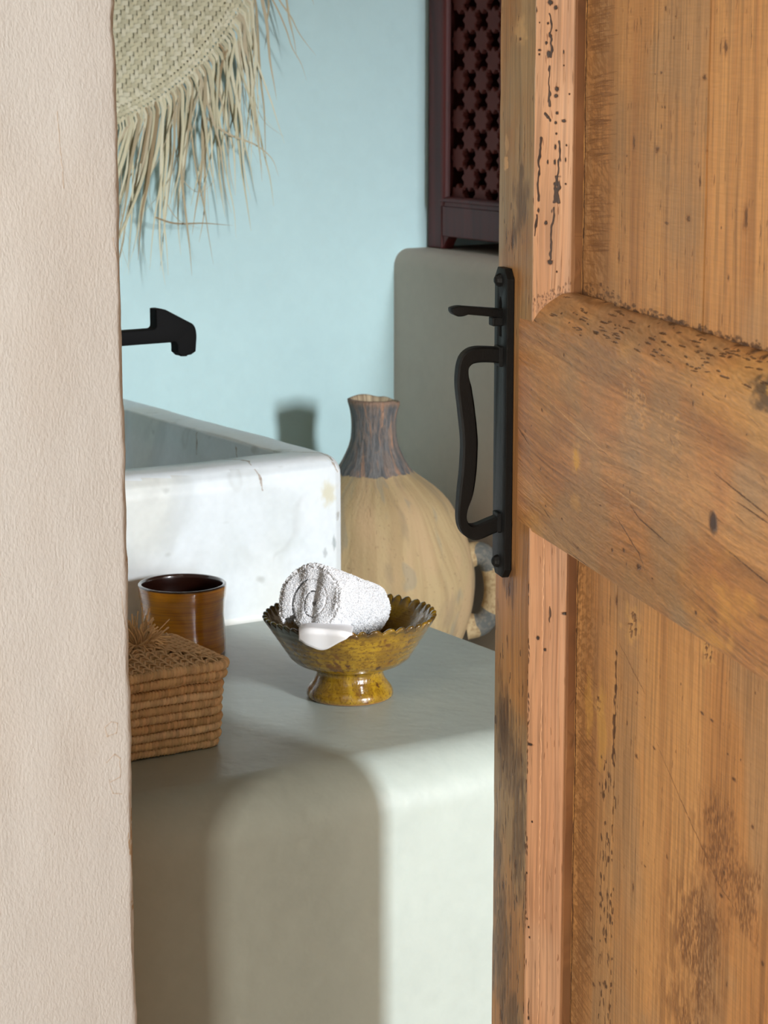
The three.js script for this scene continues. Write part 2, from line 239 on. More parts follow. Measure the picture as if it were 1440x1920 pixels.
// ------------------------------------------------------------------ marble sink
{
  const x0 = XI, x1 = 1.396, z0 = -3.045, z1 = -2.312, HH = 0.183, T = 0.062, cx = (x0 + x1) / 2, cz = (z0 + z1) / 2, hx = (x1 - x0) / 2, hz = (z1 - z0) / 2, R0 = 0.026;
  const rows = []; const push = (o, y) => rows.push([o, y]);
  push(0.002, 0); push(0.0, 0.02); push(0, 0.09); push(0, HH - 0.03);
  for (let i = 1; i <= 8; i++) { const a = i / 8 * Math.PI / 2; push(0.024 * (1 - Math.cos(a)), HH - 0.024 + 0.024 * Math.sin(a)); }
  push(0.035, HH); push(T - 0.009, HH - 0.0008);
  for (let i = 1; i <= 6; i++) { const a = i / 6 * Math.PI / 2; push(T - 0.009 + 0.009 * Math.sin(a), HH - 0.0008 - 0.009 * (1 - Math.cos(a))); }
  push(T + 0.006, HH - 0.06); push(T + 0.014, 0.05); for (let i = 1; i <= 4; i++) { const a = i / 4 * Math.PI / 2; push(T + 0.014 + 0.02 * (1 - Math.cos(a)), 0.05 - 0.02 * Math.sin(a)); } push(T + 0.12, 0.026); push(hx - 0.002, 0.024);
  const ring = (o, n) => { const ax = hx - o, az = Math.max(0.004, hz - o), r = Math.min(Math.max(R0 - o, 0.008), ax, az), pts = []; const per = n / 4; for (let q = 0; q < 4; q++) { const sx = [1, -1, -1, 1][q], sz = [1, 1, -1, -1][q]; for (let k = 0; k < per; k++) { const t = k / (per - 1); const ccx = sx * (ax - r), ccz = sz * (az - r); if (k < per * 0.4) { const a = (q + (k / (per * 0.4))) * Math.PI / 2; pts.push([ccx + r * Math.cos(a), ccz + r * Math.sin(a)]); } else { const nx = [1, -1, -1, 1][(q + 1) % 4] * (ax - r), nz = [1, 1, -1, -1][(q + 1) % 4] * (az - r), a = (q + 1) * Math.PI / 2, u = (k - per * 0.4) / (per * 0.6); const sx2 = ccx + r * Math.cos(a), sz2 = ccz + r * Math.sin(a), ex = nx + r * Math.cos(a), ez = nz + r * Math.sin(a); pts.push([lerp(sx2, ex, u), lerp(sz2, ez, u)]); } } } return pts; };
  const n = 96, rings = rows.map(([o, y]) => ring(o, n).map(([x, z]) => { const w = (fbm(x * 9 + 3, z * 9 + y * 7, 21, 3) - 0.5) * 0.0035; return [cx + x + w * 0.6, y + (y > 0.1 ? w : 0), cz + z + w * 0.6]; }));
  const g = grid(n, rows.length - 1, (i, j) => rings[j][i], true);
  g.index.array.reverse(); g.computeVertexNormals();
  const gg = toCreasedNormals(g, 1.0), p = gg.attributes.position, nn = gg.attributes.normal, uv = new Float32Array(p.count * 2);
  for (let i = 0; i < p.count; i += 3) { const ny = (nn.getY(i) + nn.getY(i + 1) + nn.getY(i + 2)) / 3, nx = (Math.abs(nn.getX(i)) + Math.abs(nn.getX(i + 1)) + Math.abs(nn.getX(i + 2))) / 3, nz = (Math.abs(nn.getZ(i)) + Math.abs(nn.getZ(i + 1)) + Math.abs(nn.getZ(i + 2))) / 3; const top = ny > 0.72; for (let k = 0; k < 3; k++) { const X = p.getX(i + k) - x0, Y = p.getY(i + k), Z = p.getZ(i + k) - z0; const a = top ? X : nx > nz ? Z : X, b = top ? 0.22 + Z : Y; uv[(i + k) * 2] = a; uv[(i + k) * 2 + 1] = b; } }
  gg.setAttribute('uv', new THREE.BufferAttribute(uv, 2));
  const P = new Paint(1024, 1024, 0, 1, 0, 1).fill((x, y) => {
    const wx = x + (fbm(x * 7, y * 7, 41, 3) - 0.5) * 0.2, wy = y + (fbm(x * 7 + 9, y * 7, 42, 3) - 0.5) * 0.2;
    const cloud = fbm(wx * 9, wy * 9, 43, 4), v = Math.abs(fbm(wx * 5, wy * 5, 44, 4) - 0.5), v2 = fbm(x * 26, y * 34, 45, 3), warm = fbm(x * 6 + 4, y * 6, 46, 3), fine = fbm(x * 160, y * 160, 47, 2);
    let c = mix3([226, 233, 235], [210, 217, 216], smooth(0.5, 0.8, cloud) * 0.8);
    c = mix3(c, [222, 216, 196], smooth(0.55, 0.8, warm) * 0.35); c = mix3(c, [178, 180, 176], (1 - smooth(0.0, 0.022, v)) * 0.2 * smooth(0.45, 0.65, cloud));
    c = mix3(c, [166, 168, 160], smooth(0.76, 0.86, v2) * 0.4); const k = 1 + (fine - 0.5) * 0.03; return [c[0] * k, c[1] * k, c[2] * k, 0.5 + (fine - 0.5) * 0.3];
  });
  const zt = (z) => 0.22 + z - z0;
  P.stroke([[0.532, zt(-2.375)], [0.55, zt(-2.352)], [0.566, zt(-2.338)], [0.572, zt(-2.322)]], 0.0016, [120, 108, 88], 0.85, -0.25, 5);
  P.stroke([[0.447, zt(-2.372)], [0.462, zt(-2.35)], [0.468, zt(-2.335)], [0.466, zt(-2.325)]], 0.0022, [140, 122, 104], 0.7, -0.2, 6);
  P.stroke([[0.467, 0.178], [0.47, 0.165], [0.472, 0.152]], 0.0016, [150, 132, 116], 0.7, -0.2, 7);
  P.stroke([[0.57, 0.176], [0.576, 0.163]], 0.0014, [150, 130, 110], 0.7, -0.2, 8);
  P.blob(0.56, 0.14, 0.012, 0.016, [205, 196, 160], 0.6, 0, 0.8, 3); P.blob(0.575, 0.112, 0.004, 0.006, [150, 150, 142], 0.6, 0, 0.6, 4); P.blob(0.568, 0.08, 0.003, 0.009, [140, 150, 150], 0.6, 0, 0.6, 6); P.blob(0.555, 0.07, 0.003, 0.006, [160, 165, 165], 0.5, 0, 0.6, 9);
  const sink = part('marble_sink', gg, painted(P, { bump: 0.0004, roughness: 0.34 }, THREE.MirroredRepeatWrapping)); sink.position.y = 0.85;
  { const q = new THREE.Shape(); q.moveTo(0, 0); q.lineTo(0.005, 0); q.quadraticCurveTo(0.0012, 0.0012, 0, 0.006); q.closePath(); const b = new THREE.ExtrudeGeometry(q, { depth: x1 - x0 - 0.03, bevelEnabled: false, curveSegments: 5 }); b.applyMatrix4(new THREE.Matrix4().makeBasis(new THREE.Vector3(0, 0, 1), new THREE.Vector3(0, 1, 0), new THREE.Vector3(-1, 0, 0))); b.translate(x1 - 0.02, 0, z1 - 0.0015); part('sealant_bead', b, new THREE.MeshStandardMaterial({ color: 0xe9ece6, roughness: 0.5 }), sink, 'thin white bead along the foot of the sink'); }
  tag(sink, 'heavy white marble trough sink with thick rim standing on the counter', 'sink');
}

// ------------------------------------------------------------------ black iron
const ironPaint = new Paint(256, 256, 0, 0.1, 0, 0.1).fill((x, y) => { const a = fbm(x * 900, y * 300, 51, 3), b = fbm(x * 90, y * 90, 52, 3), k = 0.85 + a * 0.3; return [12 * k, 14 * k, 15 * k, 0.5 + (a - 0.5) * 0.3 + (b - 0.5) * 0.5]; });
const matIron = painted(ironPaint, { bump: 0.0005, roughness: 0.55, specularIntensity: 0.6, clearcoat: 0.001 }, THREE.RepeatWrapping);
const matBrushed = new THREE.MeshPhysicalMaterial({ color: 0x050505, roughness: 0.75, specularIntensity: 0.35 });
{ // spout on the left wall: a bar that ends in a hooked head
  const s = new THREE.Shape();
  s.moveTo(-0.404, 0.0); s.lineTo(-0.022, 0.0015); s.quadraticCurveTo(-0.017, 0.001, -0.017, -0.004); s.lineTo(-0.017, -0.011); s.lineTo(-0.012, -0.0155); s.lineTo(0.001, -0.0145); s.lineTo(0.007, -0.011);
  s.lineTo(0.0085, 0.006); s.quadraticCurveTo(0.0085, 0.018, 0.003, 0.022); s.lineTo(-0.03, 0.0395); s.quadraticCurveTo(-0.037, 0.0425, -0.044, 0.0415); s.lineTo(-0.044, 0.023); s.quadraticCurveTo(-0.044, 0.0185, -0.049, 0.0182); s.lineTo(-0.404, 0.0165); s.closePath();
  const g = new THREE.ExtrudeGeometry(s, { depth: 0.015, bevelEnabled: true, bevelThickness: 0.0015, bevelSize: 0.0015, bevelOffset: -0.0015, bevelSegments: 3, curveSegments: 8 }); g.translate(0, 0, -0.0075);
  const t = thing('wall_spout', 'black iron wall spout with a hooked hammer-shaped end above the sink', 'faucet', [1.258, 1.1605, -2.45]);
  part('spout_bar', boxUV(toCreasedNormals(g, 0.6), 10), matBrushed, t);
  const c = new THREE.CylinderGeometry(0.03, 0.032, 0.012, 28); c.rotateZ(Math.PI / 2); c.translate(XI - 1.258 + 0.006, 0.008, 0); part('wall_flange', c, matBrushed, t);
  const a = new THREE.CylinderGeometry(0.0045, 0.0045, 0.006, 18); a.translate(-0.005, -0.0135, 0); part('outlet', a, matBrushed, t);
}

// ------------------------------------------------------------------ the old timber door
const STILE_MARKS= [[0.0615,1.4188,0.0022,0.0164],[0.0741,1.4207,0.0022,0.015],[0.0452,1.3392,0.0045,0.0075],[0.0265,1.3428,0.003,0.0093],[0.0553,1.5207,0.0015,0.003],[0.0597,1.5036,0.0044,0.0013],[0.048,1.3578,0.0022,0.0079],[0.0847,1.3644,0.0014,0.0043],[0.1004,1.3764,0.0028,0.003],[0.0464,1.0435,0.0031,0.0074],[0.0358,0.9229,0.0031,0.0143],[0.0058,0.9145,0.0016,0.0058],[0.069,0.8967,0.0023,0.0094],[0.0144,0.8394,0.0024,0.0122],[0.0418,0.8336,0.0024,0.0193],[0.0378,0.7735,0.004,0.0058],[0.0723,0.8057,0.0031,0.0057],[0.0019,0.7419,0.0025,0.01],[0.0358,0.6531,0.0048,0.0075],[0.0268,0.7398,0.0024,0.0074],[0.0612,0.8723,0.0019,0.0118],[0.0763,0.7763,0.0031,0.0038],[0.0066,0.7924,0.0025,0.0049]]
const UPPER_MARKS= [[0.304,1.4774,0.0013,0.0006],[0.3158,1.4785,0.0027,0.0011],[0.2479,1.4172,0.0017,0.0008],[0.2627,1.4275,0.0028,0.0062],[0.311,1.4242,0.0054,0.003],[0.4252,1.4951,0.0014,0.0042],[0.4345,1.4957,0.0037,0.0048],[0.3996,1.4757,0.0039,0.0021],[0.4773,1.5051,0.0007,0.0101],[0.3954,1.4057,0.002,0.0043],[0.3339,1.373,0.0053,0.0011],[0.3207,1.3855,0.0011,0.0038],[0.375,1.3789,0.005,0.0026],[0.4775,1.3856,0.0035,0.0097],[0.5015,1.361,0.0026,0.0085],[0.4502,1.3443,0.0018,0.0025],[0.2454,1.5265,0.0017,0.0054],[0.3224,1.5231,0.0021,0.0022],[0.265,1.5141,0.0011,0.0038],[0.2717,1.514,0.0011,0.0038],[0.3198,1.4545,0.0016,0.0011],[0.3251,1.4544,0.0016,0.0011],[0.3419,1.5173,0.001,0.0007],[0.3394,1.5027,0.0016,0.0015],[0.3189,1.4408,0.0011,0.0026],[0.2346,1.3416,0.0018,0.0048],[0.2201,1.3875,0.0012,0.0016],[0.322,1.3366,0.0011,0.0038],[0.4354,1.3769,0.0014,0.0011],[0.2387,1.3739,0.0012,0.0099],[0.2428,1.5047,0.0009,0.0097],[0.3857,1.4173,0.0012,0.0005],[0.5015,1.3792,0.0017,0.0068],[0.185,1.3155,0.0038,0.0021]]
const RAIL_MARKS= [[0.5002,1.1889,0.0064,0.0071],[0.1026,1.2227,0.0017,0.0009],[0.1858,1.2616,0.0016,0.0017],[0.0871,1.1861,0.0018,0.0013],[0.1038,1.1931,0.0014,0.0009],[0.1298,1.1617,0.0021,0.0013],[0.1441,1.1337,0.0021,0.0009],[0.1866,1.1312,0.0024,0.0009],[0.2772,1.1589,0.0024,0.0008],[0.3047,1.1303,0.0023,0.0016],[0.33,1.1351,0.0034,0.0016],[0.3619,1.1296,0.0054,0.0027],[0.3893,1.1271,0.0021,0.0008],[0.3269,1.1829,0.0011,0.0012],[0.3403,1.1803,0.0011,0.0019],[0.4553,1.2735,0.0014,0.0014],[0.4765,1.2711,0.0014,0.0014],[0.4593,1.2621,0.0014,0.0021],[0.5145,1.2749,0.0013,0.001],[0.3697,1.2875,0.0027,0.0007],[0.3388,1.2687,0.0017,0.0008],[0.1315,1.2103,0.0018,0.0017],[0.5521,1.2555,0.0013,0.0007],[0.3359,1.1261,0.0011,0.002],[0.2266,1.116,0.0019,0.0008],[0.4731,1.122,0.0024,0.0015],[0.1799,1.2936,0.0026,0.0008],[0.1556,1.2906,0.0027,0.0008],[0.1846,1.2864,0.0026,0.0006],[0.5073,1.3025,0.0063,0.0024],[0.478,1.3042,0.0074,0.0028],[0.5311,1.3025,0.0052,0.003],[0.4279,1.3044,0.004,0.0011],[0.4894,1.2968,0.0037,0.001],[0.2193,1.2807,0.0038,0.0006],[0.2502,1.2862,0.0024,0.0006]]
const LOWER_MARKS= [[0.2114,1.0568,0.0013,0.0077],[0.2266,1.0652,0.0018,0.0118],[0.2421,1.0767,0.0024,0.005],[0.2937,1.0166,0.0023,0.001],[0.3111,1.0018,0.0017,0.0008],[0.2723,0.9865,0.0018,0.0021],[0.3314,0.9838,0.0033,0.0012],[0.2949,0.9665,0.0035,0.0017],[0.3826,1.0466,0.001,0.0012],[0.4239,1.0364,0.0039,0.0011],[0.4426,1.0361,0.0039,0.0011],[0.4668,1.0695,0.0009,0.0007],[0.5166,1.0757,0.0013,0.0011],[0.4729,1.0208,0.0019,0.0009],[0.4846,1.0062,0.0046,0.0015],[0.4956,1.0233,0.0014,0.0011],[0.2143,0.9422,0.0019,0.0017],[0.2107,0.9187,0.0019,0.0017],[0.2932,0.8616,0.0018,0.0042],[0.3181,0.8869,0.0023,0.0008],[0.3633,0.9098,0.0022,0.0024],[0.4719,0.9352,0.0019,0.0019],[0.4831,0.8575,0.0014,0.0027],[0.543,0.8963,0.0035,0.0022],[0.2051,0.7464,0.0039,0.0018],[0.2196,0.753,0.0026,0.0018],[0.2291,0.7568,0.0025,0.0018],[0.2444,0.7417,0.0031,0.004],[0.2161,0.7714,0.0013,0.0063],[0.3038,0.7964,0.0012,0.0021],[0.4581,0.9741,0.001,0.0114],[0.5193,0.984,0.0027,0.0018],[0.4678,0.917,0.0038,0.0019],[0.1933,0.7815,0.0039,0.0018],[0.1712,0.8692,0.0027,0.0009]]
const MOULD_MARKS= [[0.413,1.506,0.039,0.0015],[0.319,1.5003,0.032,0.0013],[0.154,1.4947,0.039,0.0008],[0.147,1.4914,0.026,0.0008],[0.377,1.4917,0.052,0.0029],[0.537,1.5275,0.051,0.0016],[0.403,1.5315,0.064,0.0021],[0.032,1.5259,0.045,0.0021],[0.355,1.5155,0.026,0.001],[0.557,1.5099,0.026,0.0006],[0.594,1.4643,0.052,0.0019],[0.575,1.459,0.046,0.0015],[0.602,1.4456,0.039,0.0012],[0.576,1.438,0.033,0.0012],[0.593,1.4294,0.026,0.0008],[0.576,1.4188,0.026,0.0021],[0.397,1.4069,0.02,0.0017],[0.569,1.407,0.027,0.0021],[0.833,1.4091,0.017,0.0017],[0.904,1.4606,0.02,0.0006],[0.843,1.39,0.027,0.0008],[0.576,1.3897,0.033,0.0013],[0.365,1.3585,0.04,0.0017],[0.486,1.3273,0.068,0.0021],[0.652,1.3198,0.02,0.0008],[0.771,1.4396,0.053,0.0012],[0.174,1.3684,0.027,0.0017],[0.849,1.4205,0.02,0.0008],[0.748,1.4932,0.016,0.0016],[0.758,1.4827,0.019,0.0006],[0.147,1.5161,0.015,0.0006],[-0.0,1.3739,0.04,0.0026],[0.616,1.0365,0.029,0.0067],[0.491,1.006,0.037,0.0014],[0.303,1.0151,0.044,0.0018],[0.123,0.9224,0.075,0.0012],[0.987,1.0388,0.073,0.0013],[0.079,0.8085,0.023,0.001],[0.105,0.7677,0.023,0.001],[0.155,0.7604,0.024,0.001],[0.182,0.7514,0.024,0.001],[-0.025,0.843,0.046,0.001],[0.21,0.8548,0.023,0.0009],[0.054,0.795,0.016,0.0143],[0.175,0.688,0.019,0.0087],[0.088,0.7288,0.019,0.0029],[0.184,0.6783,0.024,0.0019]]
const MOULD_CRACKS= [[[0.394,1.5228],[0.426,1.5147],[0.412,1.508],[0.464,1.5026],[0.447,1.4946],[0.407,1.4899]],[[0.397,1.4818],[0.391,1.4758],[0.413,1.4636],[0.409,1.4515]],[[0.215,1.4257],[0.182,1.4111],[0.178,1.3972],[0.176,1.3764]],[[0.681,1.4232],[0.677,1.405],[0.646,1.3968],[0.62,1.3892]],[[0.638,1.3954],[0.608,1.3858],[0.639,1.3751]],[[0.133,1.3643],[0.1,1.3563],[0.064,1.3483]],[[0.542,1.3704],[0.533,1.3607],[0.485,1.3522],[0.494,1.3302]],[[0.297,1.4451],[0.396,1.4419],[0.427,1.44]]]

const DARK = [66, 42, 25];
function woodColour(a, b, seed, o) {                                   // a across the grain, b along it, in metres
  const wob = (fbm(a * 14, b * 3, seed, 3) - 0.5) * 0.02, aa = a + wob;
  const broad = fbm(aa * 22, b * 2.2, seed + 1, 3), band = fbm(aa * 90, b * 3.5, seed + 2, 3), fibre = fbm(aa * 520, b * 14, seed + 3, 2), pore = noise(aa * 1300, b * 55, seed + 4), patch = fbm(a * 11, b * 7, seed + 5, 4);
  let c = mix3(o.base, o.alt, smooth(0.3, 0.72, broad)); c = mix3(c, o.deep, smooth(0.5, 0.85, band) * 0.4 + smooth(0.62, 0.9, fibre) * 0.3);
  const line = noise(aa * 330 + 40, b * 1.6, seed + 6), line2 = fbm(aa * 160, b * 2.4, seed + 7, 2); c = mix3(c, o.deep, smooth(0.76, 0.95, line) * 0.5 + smooth(0.55, 0.8, line2) * 0.22);
  c = mix3(c, o.worn, smooth(0.48, 0.72, patch) * o.wear); if (pore > 0.86) c = mix3(c, DARK, (pore - 0.86) * 2.2);
  const k = 1 + (fibre - 0.5) * 0.34; return [c[0] * k, c[1] * k, c[2] * k, 0.55 + (fibre - 0.5) * 0.35 + (band - 0.5) * 0.18 - (pore > 0.86 ? (pore - 0.86) * 2 : 0)];
}
function scars(P, list, k = 1) {                          // worm holes are round, splits are long
  list.forEach(([x, y, rx, ry], i) => {
    if (Math.max(ry / rx, 1) > 3) P.stroke([[x - rx * 0.2, y - ry], [x + rx * 0.25, y - ry * 0.2], [x - rx * 0.1, y + ry]], [Math.max(rx * 0.4 * k, 0.0006), 0.0009], DARK, 0.8 * k, -0.45, i);
    else { P.blob(x, y, rx * 1.4, ry * 1.4, [120, 78, 44], 0.4 * k, 0.05, 0.5, i); P.blob(x, y, rx * 0.8, ry * 0.8, DARK, 0.85 * k, -0.45, 0.5, i, 0.8); }
  });
}
function scatter(P, n, xa, xb, ya, yb, seed, f) { const r = rng(seed); for (let i = 0; i < n; i++) f(lerp(xa, xb, r()), lerp(ya, yb, r()), r, i); }
const speck = (P) => (x, y, r, i) => P.stroke([[x, y - 0.001 - r() * 0.003], [x + (r() - 0.5) * 0.001, y + 0.001 + r() * 0.004]], [0.0005 + r() * 0.0006, 0.0006], DARK, 0.75, -0.4, i);
const doorRough = { roughness: 0.46, bump: 0.0011 };

// free stile
const stileP = new Paint(400, 2048, -0.01, 0.11, 0.6, 1.6).fill((x, y) => woodColour(x, y, 101, { base: [176, 128, 76], alt: [148, 104, 60], deep: [106, 70, 40], worn: [142, 120, 88], wear: 0.8 }));
for (const [x, y, rx, ry, s] of [[0.066, 1.372, 0.02, 0.028, 1], [0.05, 1.345, 0.008, 0.012, 2], [0.045, 1.05, 0.02, 0.02, 3], [0.03, 0.93, 0.022, 0.03, 4], [0.05, 0.9, 0.04, 0.04, 5], [0.03, 0.72, 0.03, 0.06, 6], [0.07, 0.66, 0.03, 0.03, 7], [0.08, 0.83, 0.02, 0.06, 8], [0.02, 0.80, 0.015, 0.04, 9]]) stileP.over(x - rx * 1.6, x + rx * 1.6, y - ry * 1.6, y + ry * 1.6, (X, Y) => { const d = Math.hypot((X - x) / rx, (Y - y) / ry) + (fbm(X * 180, Y * 60, s, 4) - 0.5) * 1.4; return [0.75 * (1 - smooth(0.5, 1.15, d)) * (0.35 + 0.65 * fbm(X * 700, Y * 160, s + 3, 2)), [66, 44, 27], -0.12]; });
stileP.blob(0.024, 1.402, 0.008, 0.006, [206, 160, 108], 0.7, 0.1, 0.2, 5); stileP.blob(0.026, 1.418, 0.006, 0.008, [204, 164, 116], 0.5, 0.1, 0.3, 6); stileP.blob(0.062, 1.51, 0.018, 0.012, [192, 154, 104], 0.6, 0.05, 0.5, 7);
scars(stileP, STILE_MARKS);
scatter(stileP, 90, 0.0, 0.1, 0.62, 1.02, 5, (x, y, r, i) => stileP.stroke([[x, y], [x + (r() - 0.5) * 0.004, y + 0.004 + r() * 0.012]], [0.0007 + r() * 0.0009, 0.0007], DARK, 0.8, -0.45, i));
scatter(stileP, 40, 0.0, 0.1, 1.1, 1.56, 6, speck(stileP));
for (let y = 0.62; y < 1.06; y += 0.012) stileP.stroke([[0.0985 + noise(y * 60, 1, 3) * 0.003, y], [0.0985 + noise(y * 60 + 0.7, 1, 3) * 0.003, y + 0.009]], [0.0013, 0.001], DARK, 0.85, -0.5, Math.round(y * 900));
const matStile = painted(stileP, doorRough, THREE.MirroredRepeatWrapping);
// paler moulded edge along the stile (u runs over its slope)
const mouldP = new Paint(256, 2048, 0, 1, 0.6, 1.6).fill((x, y) => woodColour(x * 0.04, y, 131, { base: [192, 148, 112], alt: [180, 131, 94], deep: [146, 100, 66], worn: [196, 158, 126], wear: 0.5 }));
mouldP.ux = 0.036;
MOULD_MARKS.forEach(([u, y, ru, ry], i) => { if (ry / (ru * 0.036) > 3) mouldP.stroke([[u, y - ry], [u + ru * 0.2, y + ry]], [ru * 0.8, 0.0009], DARK, 0.9, -0.5, i); else { mouldP.blob(u, y, ru * 1.5, ry * 1.4, [132, 86, 54], 0.6, 0, 0.5, i, 0.3); mouldP.blob(u, y, ru, ry, [44, 30, 22], 0.95, -0.5, 0.3, i, 0.3); } });
MOULD_CRACKS.forEach((pts, i) => mouldP.stroke(pts, [i === 4 ? 0.06 : 0.028, 0.0012], [48, 32, 24], 0.9, -0.5, i, false));
for (let y = 0.62; y < 1.08; y += 0.006) if (noise(y * 70, 3, 8) > 0.35) mouldP.stroke([[0.03 + noise(y * 40, 2, 7) * 0.05, y], [0.03 + noise(y * 40 + 0.6, 2, 7) * 0.05, y + 0.005]], [0.022, 0.001], DARK, 0.8, -0.5, Math.round(y * 900));
mouldP.stroke([[0.42, 1.1], [0.42, 0.9], [0.44, 0.62]], [0.012, 0.001], [236, 184, 140], 0.7, 0.1, 4, false);
scatter(mouldP, 30, 0.1, 0.95, 0.62, 1.56, 9, (x, y, r, i) => mouldP.stroke([[x, y], [x + (r() - 0.5) * 0.05, y + 0.006]], [0.014, 0.0008], [120, 76, 48], 0.6, -0.2, i));
scatter(mouldP, 90, 0.0, 1.0, 1.285, 1.33, 10, (x, y, r, i) => mouldP.blob(x, lerp(y, 1.285 + x * 0.02, 0.7), 0.008 + r() * 0.022, 0.0006 + r() * 0.001, [96, 64, 42], 0.5, -0.2, 0.5, i, 0.9));
const matMould = painted(mouldP, { roughness: 0.55, bump: 0.0008 }, THREE.MirroredRepeatWrapping);
// lock rail, grain along its length
const railP = new Paint(1280, 640, 0.05, 0.65, 1.08, 1.32).fill((x, y) => {
  const lift = (fbm(x * 4, y * 6, 171, 2) - 0.5) * 0.02, g = y + lift + x * 0.05, c = woodColour(g, x, 151, { base: [172, 128, 82], alt: [158, 112, 68], deep: [124, 84, 52], worn: [144, 120, 94], wear: 0.85 });
  const fib = fbm(x * 160 + y * 260, g * 900, 181, 2), gold = smooth(0.5, 0.7, fbm(x * 9, y * 14, 161, 3)), grey = smooth(0.45, 0.7, fbm(x * 12 + 4, y * 10, 183, 4)), red = smooth(0.12, 0.06, x) * 0.5 + smooth(0.55, 0.75, fbm(x * 14, y * 18, 185, 3)) * 0.4, k = 1 + (fib - 0.5) * 0.22;
  let m = mix3([c[0], c[1], c[2]], [142, 120, 92], grey * 0.45); m = mix3(m, [150, 92, 56], red * 0.5); m = mix3(m, [192, 142, 74], gold * 0.4); return [m[0] * k, m[1] * k, m[2] * k, c[3] + (fib - 0.5) * 0.35];
});
railP.blob(0.525, 1.135, 0.05, 0.028, [198, 146, 74], 0.6, 0.05, 0.7, 4, 1.2); railP.blob(0.218, 1.185, 0.013, 0.013, [196, 152, 92], 0.55, 0, 0.6, 5); railP.blob(0.219, 1.184, 0.007, 0.0085, [200, 150, 62], 0.7, 0.1, 0.4, 6); railP.blob(0.22, 1.15, 0.014, 0.007, [192, 146, 84], 0.5, 0, 0.5, 7); railP.blob(0.185, 1.207, 0.03, 0.02, [120, 84, 58], 0.35, 0, 0.9, 8, 1);
railP.blob(0.572, 1.286, 0.026, 0.012, [70, 54, 38], 0.75, -0.1, 0.7, 9, 0.9); railP.blob(0.578, 1.287, 0.01, 0.004, [196, 148, 70], 0.8, 0.1, 0.4, 10);
for (const [x, y, s] of [[0.351, 1.243, 1], [0.342, 1.262, 2], [0.419, 1.238, 3]]) scatter(railP, s === 1 ? 44 : 24, x - 0.02, x + 0.02, y - 0.013, y + 0.013, 60 + s, (X, Y, r, i) => railP.blob(X, Y, 0.0012 + r() * 0.003, 0.0006 + r() * 0.0014, [196, 150, 98], 0.45, 0.35, 0.4, i));  // rough raised varnish flecks; their paler colour is painted in for glints
scars(railP, RAIL_MARKS); railP.blob(0.5, 1.189, 0.008, 0.0082, [96, 72, 52], 0.8, -0.1, 0.3, 21, 0.2); railP.blob(0.5, 1.189, 0.0052, 0.0062, [64, 46, 38], 0.95, -0.4, 0.3, 22, 0.2);
scatter(railP, 150, 0.13, 0.62, 1.283, 1.305, 12, (x, y, r, i) => { if (noise(x * 26, 1, 5) > 0.3) railP.stroke([[x, y], [x + 0.003 + r() * 0.014, y + (r() - 0.5) * 0.0018]], [0.001 + r() * 0.002, 0.0004 + r() * 0.0004], DARK, 0.75, -0.4, i); });
scatter(railP, 70, 0.08, 0.62, 1.1, 1.275, 13, (x, y, r, i) => railP.stroke([[x, y], [x + 0.002 + r() * 0.02, y - 0.001 - r() * 0.004]], [0.0008, 0.0003 + r() * 0.0003], [88, 58, 36], 0.5, -0.2, i));
for (const pts of [[[0.135, 1.222], [0.19, 1.214], [0.25, 1.205], [0.31, 1.198]], [[0.26, 1.18], [0.32, 1.176], [0.39, 1.17]]]) railP.stroke(pts, [0.002, 0.0006], [206, 166, 118], 0.55, 0.2, 3);
for (const pts of [[[0.066, 1.1865], [0.1, 1.176]], [[0.066, 1.285], [0.1, 1.281], [0.11, 1.279]], [[0.34, 1.172], [0.36, 1.165], [0.42, 1.158]], [[0.31, 1.158], [0.36, 1.14], [0.375, 1.13]], [[0.14, 1.13], [0.155, 1.126]], [[0.2, 1.108], [0.25, 1.106]], [[0.54, 1.21], [0.6, 1.205]], [[0.5, 1.222], [0.62, 1.206]], [[0.53, 1.175], [0.61, 1.166]]]) railP.stroke(pts, [0.0012, 0.0006], DARK, 0.8, -0.4, 31);
const matRail = painted(railP, { roughness: 0.42, bump: 0.0011 }, THREE.MirroredRepeatWrapping);
// panels
const panelTone = { base: [184, 136, 84], alt: [168, 119, 70], deep: [134, 90, 52], worn: [156, 122, 86], wear: 0.7 };
const upperP = new Paint(1024, 1024, 0.12, 0.64, 1.27, 1.6).fill((x, y) => {
  const c = woodColour(x < 0.4058 ? x : x + 0.31, y + (x < 0.4058 ? 0 : 0.7), 201, panelTone), saw = fbm(x * 60, y * 900, 207, 2); const k = 1 + (saw - 0.5) * 0.07; return [c[0] * k, c[1] * k, c[2] * k, c[3] + (saw - 0.5) * 0.15];
});
const tools = (P, n, xa, xb, ya, yb, seed, up) => scatter(P, n, xa, xb, ya, yb, seed, (x, y, r, i) => { if (noise(y * 60, x * 20, seed) > 0.25) P.stroke([[x, y], [x + 0.02 + r() * 0.04, y + up * (0.001 + r() * 0.004)]], [0.002 + r() * 0.002, 0.0005 + r() * 0.0004], [112, 74, 40], 0.42, -0.3, i); });
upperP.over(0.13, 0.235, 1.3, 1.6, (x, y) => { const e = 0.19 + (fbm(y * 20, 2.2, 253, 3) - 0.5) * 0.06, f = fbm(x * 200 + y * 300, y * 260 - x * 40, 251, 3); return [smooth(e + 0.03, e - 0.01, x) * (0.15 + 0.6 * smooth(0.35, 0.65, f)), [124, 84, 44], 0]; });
tools(upperP, 300, 0.132, 0.165, 1.31, 1.59, 71, 1);
scars(upperP, UPPER_MARKS, 0.75); scatter(upperP, 150, 0.23, 0.62, 1.31, 1.58, 14, (x, y, r, i) => upperP.stroke([[x, y], [x + 0.0006, y + 0.002 + r() * 0.007]], [0.0007 + r() * 0.0004, 0.0006], [96, 60, 32], 0.55, -0.25, i));
